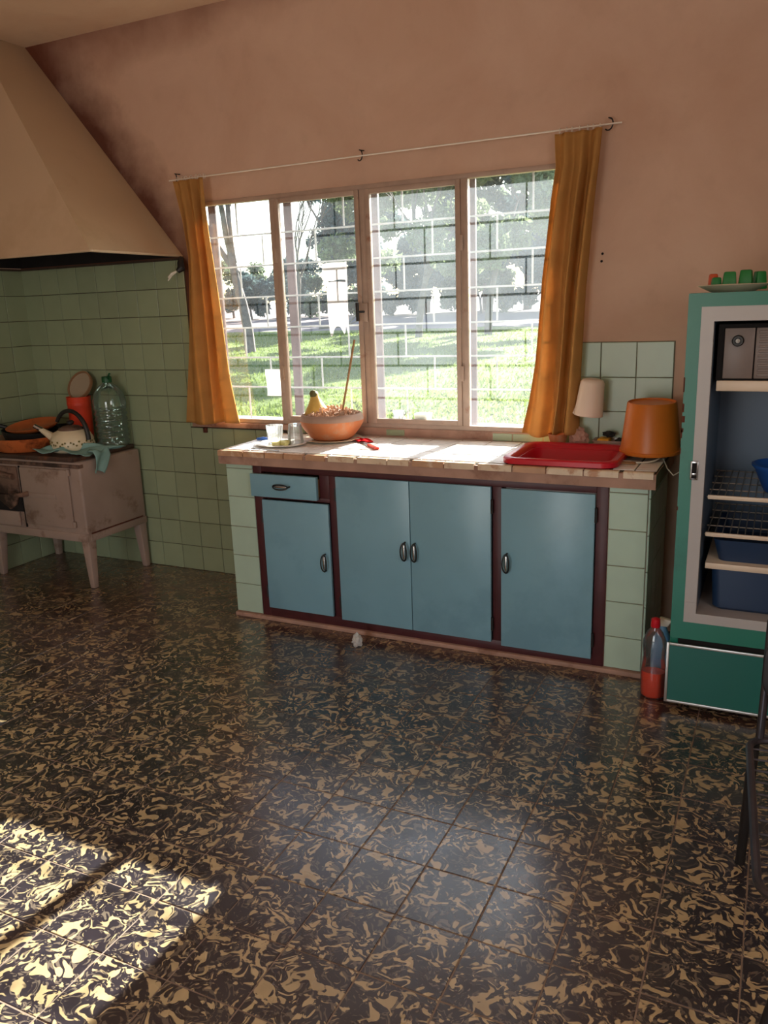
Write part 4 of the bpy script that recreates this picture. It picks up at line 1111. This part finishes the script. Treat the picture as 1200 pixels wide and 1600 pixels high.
# kettle
kc = (.585, -.315, ZS)
kt = thing('enamel_kettle', kc, 'cream enamel kettle with flower band and black handle', 'kettle')
MB().lathe([(0, 0), (.108, 0), (.118, .008), (.124, .035), (.118, .075), (.098, .110), (.070, .122), (.068, .126)], kc, 40).build('kettle_body', 'kettle', kt, angle=60)
MB().lathe([(.072, .122), (.070, .130), (.045, .143), (.018, .148), (.0, .149)], kc, 32).build('lid', 'stove_dirty', kt, angle=60)
MB().lathe([(.008, .148), (.020, .156), (.022, .168), (.014, .176), (0, .177)], kc, 18).build('lid_knob', 'black_iron', kt)
MB().tube([(kc[0] - .095, kc[1] - .03, ZS + .065), (kc[0] - .14, kc[1] - .05, ZS + .10), (kc[0] - .175, kc[1] - .065, ZS + .128)], [.030, .020, .013], 14).build('spout', 'kettle', kt)
MB().tube([(kc[0] - .165, kc[1] - .06, ZS + .122), (kc[0] - .205, kc[1] - .078, ZS + .148)], [.014, .0125], 14).build('spout_tip', 'chrome', kt)
pts = arc((kc[0] + .00, kc[1], ZS + .075), .128, -.05, PI * .80, 18, 'xz', .155)
MB().tube(pts, [lerp(.014, .011, k / 18) for k in range(19)], 10).build('handle', 'black_iron', kt)
b = MB()
for k in range(26):
    a = lerp(-2.6, .5, k / 25); rr = .1245; z = .052 + .012 * math.sin(k * 2.3)
    for d in (0, .035): b.add([(kc[0] + rr * math.cos(a + d + du), kc[1] + rr * math.sin(a + d + du), ZS + z + dz) for du, dz in ((-.03, 0), (0, .007), (.03, .0), (0, -.006))], [(0, 1, 2, 3)])
b.build('flower_band', 'kettle_leaf', kt, smooth=False, solid=.0012)
# teal rag draped over the front edge
def ragf(u, v):
    # u along the stove edge, v from the back to the hanging hem
    x = lerp(.50, .835, u ** .9) + .03 * math.sin(5 * v + 2 * u)
    y = lerp(-.33, -.455, v) - .055 * (1 - u) + .14 * u * (1 - v) + .015 * math.sin(9 * u + 3 * v)
    z = ZS + .012 + .030 * abs(math.sin(7 * u + 4 * v)) * (1 - .4 * v) + .012 * math.sin(15 * u + 2 * v)
    if u > .55:
        d = (u - .55) / .45; z = max(.0, z - .025 * d)
    return (x, y, max(z, ZS + .004))
rg = thing('teal_rag', (.70, -.42, ZS), 'teal cloth crumpled before the kettle and hanging over the stove side', 'rag')
MB().grid(ragf, 34, 22).build('cloth', 'teal_cloth', rg, solid=.003, angle=80)
def ragh(u, v):
    w = lerp(1, .45, v)
    x = .822 + .014 + .012 * math.sin(6 * u + 3 * v) * (v + .2)
    y = lerp(-.40, -.27, .5 + (u - .5) * w) - .05 * v
    z = lerp(ZS + .012, ZS - .105, v) + .012 * math.sin(4 * u)
    if v < .18:
        x = lerp(.775, x, v / .18); z = ZS + .014 + .010 * math.sin(8 * u)
    return (x, y, z)
MB().grid(ragh, 18, 22).build('hanging_corner', 'teal_cloth', rg, solid=.003, angle=80)
# red tin with its lid open
tn = thing('red_tin', (.462, -.125, ZS), 'red tin with its round lid flipped open behind the kettle', 'tin')
tc = (.475, -.125, ZS)
MB().lathe([(0, .001), (.060, 0), (.062, .004), (.070, .282), (.072, .290), (.067, .290), (.060, .01), (0, .01)], tc, 40).build('tin_body', 'red_tin', tn, angle=50)
T = Matrix.Rotation(math.radians(62), 3, 'X')
lc = (.452, -.075, ZS + .348)
MB().lathe([(0, 0), (.083, 0), (.083, .004), (0, .004)], lc, 40, tilt=T).build('lid', 'lid_grey', tn)
MB().lathe([(.081, -.004), (.091, -.004), (.091, .012), (.081, .012), (.081, -.004)], lc, 40, tilt=T, close=True).build('lid_rim', 'tan_rim', tn)
MB().lathe([(.060, .24), (.0702, .24), (.0706, .255), (.060, .255)], tc, 40, close=True).build('tin_band', 'red_tin', tn)
# small black pot
o = MB().lathe([(0, 0), (.062, 0), (.070, .01), (.072, .10), (.074, .105), (.069, .105), (.066, .012), (0, .01)], (.255, -.093, ZS + .001), 30).build('black_pot', 'black_iron'); tag(o, 'small black pot in the corner behind the skillet', 'pot')
# water bottle
wc = (.700, -.108, ZS)
wb = thing('water_bottle', wc, 'large green water bottle with dark green cap at the back of the stove', 'bottle')
ribw = lambda k, n, z: 0
prof = [(0, .012), (.05, .004), (.080, 0), (.092, .012)]
for k in range(6):
    z = .03 + k * .033; prof += [(.094, z), (.0865, z + .010), (.0865, z + .016), (.094, z + .025)]
prof += [(.095, .235), (.094, .27), (.082, .315), (.055, .350), (.030, .368), (.024, .376), (.024, .384)]
MB().lathe(prof, wc, 40).build('bottle_body', 'water_bottle', wb, angle=25)
MB().lathe([(.028, .374), (.029, .378), (.029, .404), (.026, .408), (0, .408)], wc, 24).build('cap', 'green_cap', wb)
MB().tube([(wc[0] + .02, wc[1] - .01, ZS + .395), (wc[0] + .045, wc[1] - .03, ZS + .412), (wc[0] + .075, wc[1] - .05, ZS + .428)], [.006, .007, .006], 8).build('carry_strap', 'green_cap', wb)

# ================================================================== CHAIR at the frame edge
ch = thing('wire_chair', (4.48, -2.0, 0), 'black metal chair with an open wire seat standing in front of the fridge', 'chair')
sx0, sx1, sy0, sy1, zs_ = 4.276, 4.70, -2.31, -1.72, .45
p = rrect(sx0, sx1, sy0, sy1, .05, 6)
MB().tube([(x, y, zs_) for x, y in p], .009, 8, closed=True).build('seat_frame', 'chair_metal', ch)
for k in range(11):
    y = lerp(sy0 + .05, sy1 - .05, k / 10); MB().tube([(sx0 + .006, y, zs_ - .002), (sx1 - .006, y, zs_ - .002)], .0025, 5).build('seat_wire', 'chair_metal', ch)
for x in (sx0 + .012, sx1 - .012):
    s_ = -1 if x < 4.4 else 1
    MB().tube([(x, sy1 - .02, zs_ - .006), (x + s_ * .0, sy1 + .05, .22), (x + s_ * .0, sy1 + .13, .0)], .013, 10).build('leg', 'chair_pad', ch)
    MB().tube([(x + .03, sy0 + .004, zs_ - .004), (x + .052, sy0 - .035, zs_ - .05), (x + .045, sy0 - .04, .36), (x + .012, sy0 - .04, .17), (x - .015, sy0 - .04, 0)], .014, 10).build('leg', 'chair_pad', ch)
    MB().tube([(x + .012, sy1 - .004, zs_), (x + .016, sy1 + .005, .62), (x + .016, sy1 - .0, .76)], .010, 10).build('back_post', 'chair_metal', ch)
ch.rotation_euler = (0, 0, math.radians(3.6))
b = MB(); b.tube(arc((4.315, sy1, .655), .04, PI / 2, 1.5 * PI, 8, 'xz', .085) , .012, 8)
bp = [(y, z) for y, z in rrect(4.292, 4.692, .56, .735, .06, 6)]
MB().prism(bp, sy1 - .030, sy1 - .012).build('backrest', 'chair_pad', ch, bevel=.007)

# ================================================================== OUTSIDE
def gz(x, y): return -.15 + .03 * y + .12 * mnoise.noise(Vector((x * .09, y * .09, 0)))
def ground(name, x0, x1, y0, y1, nx, ny, mat, lift=0):
    b = MB().grid(lambda u, v: (lerp(x0, x1, u), lerp(y0, y1, v), gz(lerp(x0, x1, u), lerp(y0, y1, v)) + lift + .05 * mnoise.noise(Vector((lerp(x0, x1, u) * .8, lerp(y0, y1, v) * .8, 4)))), nx, ny)
    return b.build(name, mat, angle=80)
o = ground('lawn', -48, 24, .4, 26, 140, 60, 'lawn'); structure(o, 'sunlit green lawn beyond the window', 'lawn')
o = ground('field', -80, 30, 25.8, 90, 60, 40, 'field', -.02); structure(o, 'pinkish dry field beyond the lawn', 'field')
def np_mesh(name, V, F, mat, parent=None, kind=None):
    me = bpy.data.meshes.new(name); me.vertices.add(len(V)); me.vertices.foreach_set('co', V.astype(np.float32).ravel())
    k = F.shape[1]
    me.loops.add(F.size); me.loops.foreach_set('vertex_index', F.astype(np.int32).ravel())
    me.polygons.add(len(F)); me.polygons.foreach_set('loop_start', np.arange(0, F.size, k, dtype=np.int32))
    me.update(calc_edges=True); me.materials.append(MT[mat]); me.validate()
    o = bpy.data.objects.new(name, me); COL.objects.link(o)
    if parent: o.parent = parent
    if kind: o['kind'] = kind
    return o
rng = np.random.default_rng(5)
N = 26000
gx_ = np.empty(N); gy_ = np.empty(N)
gy_ = 4 + 21 * rng.random(N) ** 1.3
gx_ = (4.26 + (gy_ + 3.73) * (-.75 + .62 * rng.random(N)))
gzv = np.array([gz(a, c_) for a, c_ in zip(gx_, gy_)]) + .0
ang = rng.random(N) * 6.28; hgt = .03 + .05 * rng.random(N); wd = .012 + .02 * rng.random(N)
P0 = np.stack([gx_ - wd * np.cos(ang), gy_ - wd * np.sin(ang), gzv - .02], 1); P1 = np.stack([gx_ + wd * np.cos(ang), gy_ + wd * np.sin(ang), gzv - .02], 1)
P2 = np.stack([gx_ + .05 * np.sin(ang * 3), gy_ + .05 * np.cos(ang * 5), gzv + hgt], 1)
o = np_mesh('grass', np.stack([P0, P1, P2], 1).reshape(-1, 3), np.arange(3 * N).reshape(-1, 3), 'blade'); tag(o, 'tufts of grass standing in the sunlit lawn', 'grass', kind='stuff')

def leaves(name, parent, blobs, n, size, mat, seed):
    r = np.random.default_rng(seed); bl = np.array(blobs)           # x y z rx ry rz
    vol = bl[:, 3] * bl[:, 4] * bl[:, 5]; pick = r.choice(len(bl), n, p=vol / vol.sum())
    d = r.normal(size=(n, 3)); d /= np.linalg.norm(d, axis=1)[:, None]; rad = r.random(n)[:, None] ** .45
    c = bl[pick, :3] + d * rad * bl[pick, 3:]
    a = r.normal(size=(n, 3)); a /= np.linalg.norm(a, axis=1)[:, None]
    q = r.normal(size=(n, 3)); q -= (q * a).sum(1)[:, None] * a; q /= np.linalg.norm(q, axis=1)[:, None]
    s = (size * (.6 + .8 * r.random(n)))[:, None]
    V = np.stack([c - a * s, c + q * s * .4, c + a * s, c - q * s * .4], 1).reshape(-1, 3)
    return np_mesh(name, V, np.arange(4 * n).reshape(-1, 4), mat, parent, 'stuff')
def branchy(mb, p, d, l, r, depth, rnd, spread=.5, tips=None):
    pts = []; rs = []; p = Vector(p); d = Vector(d).normalized()
    for k in range(5):
        pts.append(tuple(p)); rs.append(r * (1 - .35 * k / 4)); p = p + d * l / 4
        d = (d + Vector((rnd.uniform(-1, 1), rnd.uniform(-1, 1), rnd.uniform(-.2, .5))) * .12).normalized()
    mb.tube(pts, rs, 7 if depth > 2 else 4)
    end = Vector(pts[-1])
    if tips is not None and depth <= 1: tips.append(tuple(end))
    if depth > 0:
        for k in range(rnd.choice((2, 3))):
            nd = (d + Vector((rnd.uniform(-1, 1), rnd.uniform(-1, 1), rnd.uniform(-.3, .6))) * spread).normalized()
            branchy(mb, end - d * l * .1 * k, nd, l * rnd.uniform(.6, .8), r * .58, depth - 1, rnd, spread, tips)
def tree(name, x, y, trunk_h, r, blobs, nleaf, size, mat, label, seed, depth=3, cat='tree', group='trees beyond the lawn'):
    z = gz(x, y); rnd = random.Random(seed)
    t = thing(name, (0, 0, 0), label, cat, group)
    mb = MB(); branchy(mb, (x, y, z - .1), (rnd.uniform(-.08, .08), 0, 1), trunk_h, r, depth, rnd)
    mb.build('trunk', 'bark', t, angle=80)
    if blobs: leaves('foliage', t, [(x + a, y + b_, z + c_, d_, e_, f_) for a, b_, c_, d_, e_, f_ in blobs], nleaf, size, mat, seed)
    return t
# bare tree seen through the first pane
tree('bare_tree', -10.0, 16.7, 3.0, .17, None, 0, 0, None, 'tall leafless tree seen through the pane beside the gathered curtain', 4, 4)
tree('bare_tree', -10.6, 20.5, 2.2, .08, None, 0, 0, None, 'thin leafless sapling behind the tall bare tree', 11, 4)
# two shade trees on the lawn
def crown(w, h0, h1, n, seed):
    r = random.Random(seed); out = []
    for k in range(n):
        a = r.uniform(0, 6.28); q = w * math.sqrt(r.random()); z = r.uniform(h0, h1)
        out.append((q * math.cos(a), q * math.sin(a), z, r.uniform(.5, 1.0) * w * .38, r.uniform(.5, 1.) * w * .38, r.uniform(.3, .7)))
    return out
tree('shade_tree', -6.4, 21.0, 2.4, .13, crown(2.9, 2.3, 6.5, 22, 2), 15000, .12, 'leaf_c', 'leafy tree on the lawn seen through the third pane', 2)
tree('shade_tree', -4.3, 21.8, 2.4, .14, crown(2.7, 2.2, 6.8, 22, 5), 15000, .12, 'leaf_c', 'leafy tree on the lawn seen through the last pane by the wide curtain', 5)
# blue-green tree behind the white oven
tree('conifer', -16.6, 35.0, 3.0, .20, crown(2.0, 1.6, 6.6, 22, 8) + [(0, 0, 4, 1.3, 1.3, 2.4)], 9000, .14, 'leaf_b', 'tall dark blue-green tree rising above the far hedge', 8)
# background belt
belt = [(-14.5, 41, 9.5), (-11.5, 43, 10.5), (-8.5, 41, 9.8), (-5.5, 42, 10.5), (-2.0, 43, 9.5)]
for k, (x, y, h) in enumerate(belt):
    tree('tall_tree', x, y, 3.5, .25, crown(2.9, 1.2, h, 36, 20 + k), 13000, .2, ('leaf_b', 'leaf_a')[k % 2],
         ['tall tree of the far belt nearest the blue-green tree', 'tall tree second along the far belt', 'middle tall tree of the far belt', 'tall tree fourth along the far belt', 'tall tree of the far belt nearest the wide curtain'][k], 20 + k)
bush = [(-33, 41, 3.0), (-29.5, 43, 3.4), (-26, 40, 2.6), (-23, 42, 3.2), (-20, 41, 3.0), (-17.2, 40, 2.6), (-13.6, 38.6, 2.8), (-10.2, 38.2, 2.5), (-7.0, 38.6, 2.9), (-3.8, 38.2, 2.6)]
for k, (x, y, h) in enumerate(bush):
    tree('bush', x, y, h * .3, .09, crown(1.9, .5, h, 16, 40 + k), 4500, .16, ('leaf_b', 'leaf_a', 'leaf_b')[k % 3],
         ['bush at the near end of the far hedge by the gathered curtain', 'second bush of the far hedge, the tallest', 'third bush of the far hedge, a low one', 'fourth bush of the far hedge behind the bare tree', 'fifth bush of the far hedge', 'bush of the far hedge below the blue-green tree', 'bush of the far hedge next along from the blue-green tree', 'low bush of the far hedge behind the first lawn tree', 'bush of the far hedge between the two lawn trees', 'last bush of the far hedge by the wide curtain'][k], 40 + k, 2, 'bush', 'bushes of the far hedge')
# fallen branch near the oven
mb = MB(); branchy(mb, (-11.6, 23.6, gz(-11.6, 23.6) + .25), (1, -.1, .05), 1.2, .05, 3, random.Random(3), .6)
o = mb.build('fallen_branch', 'bark', angle=80); tag(o, 'grey fallen branch lying on the lawn before the far hedge', 'branch')
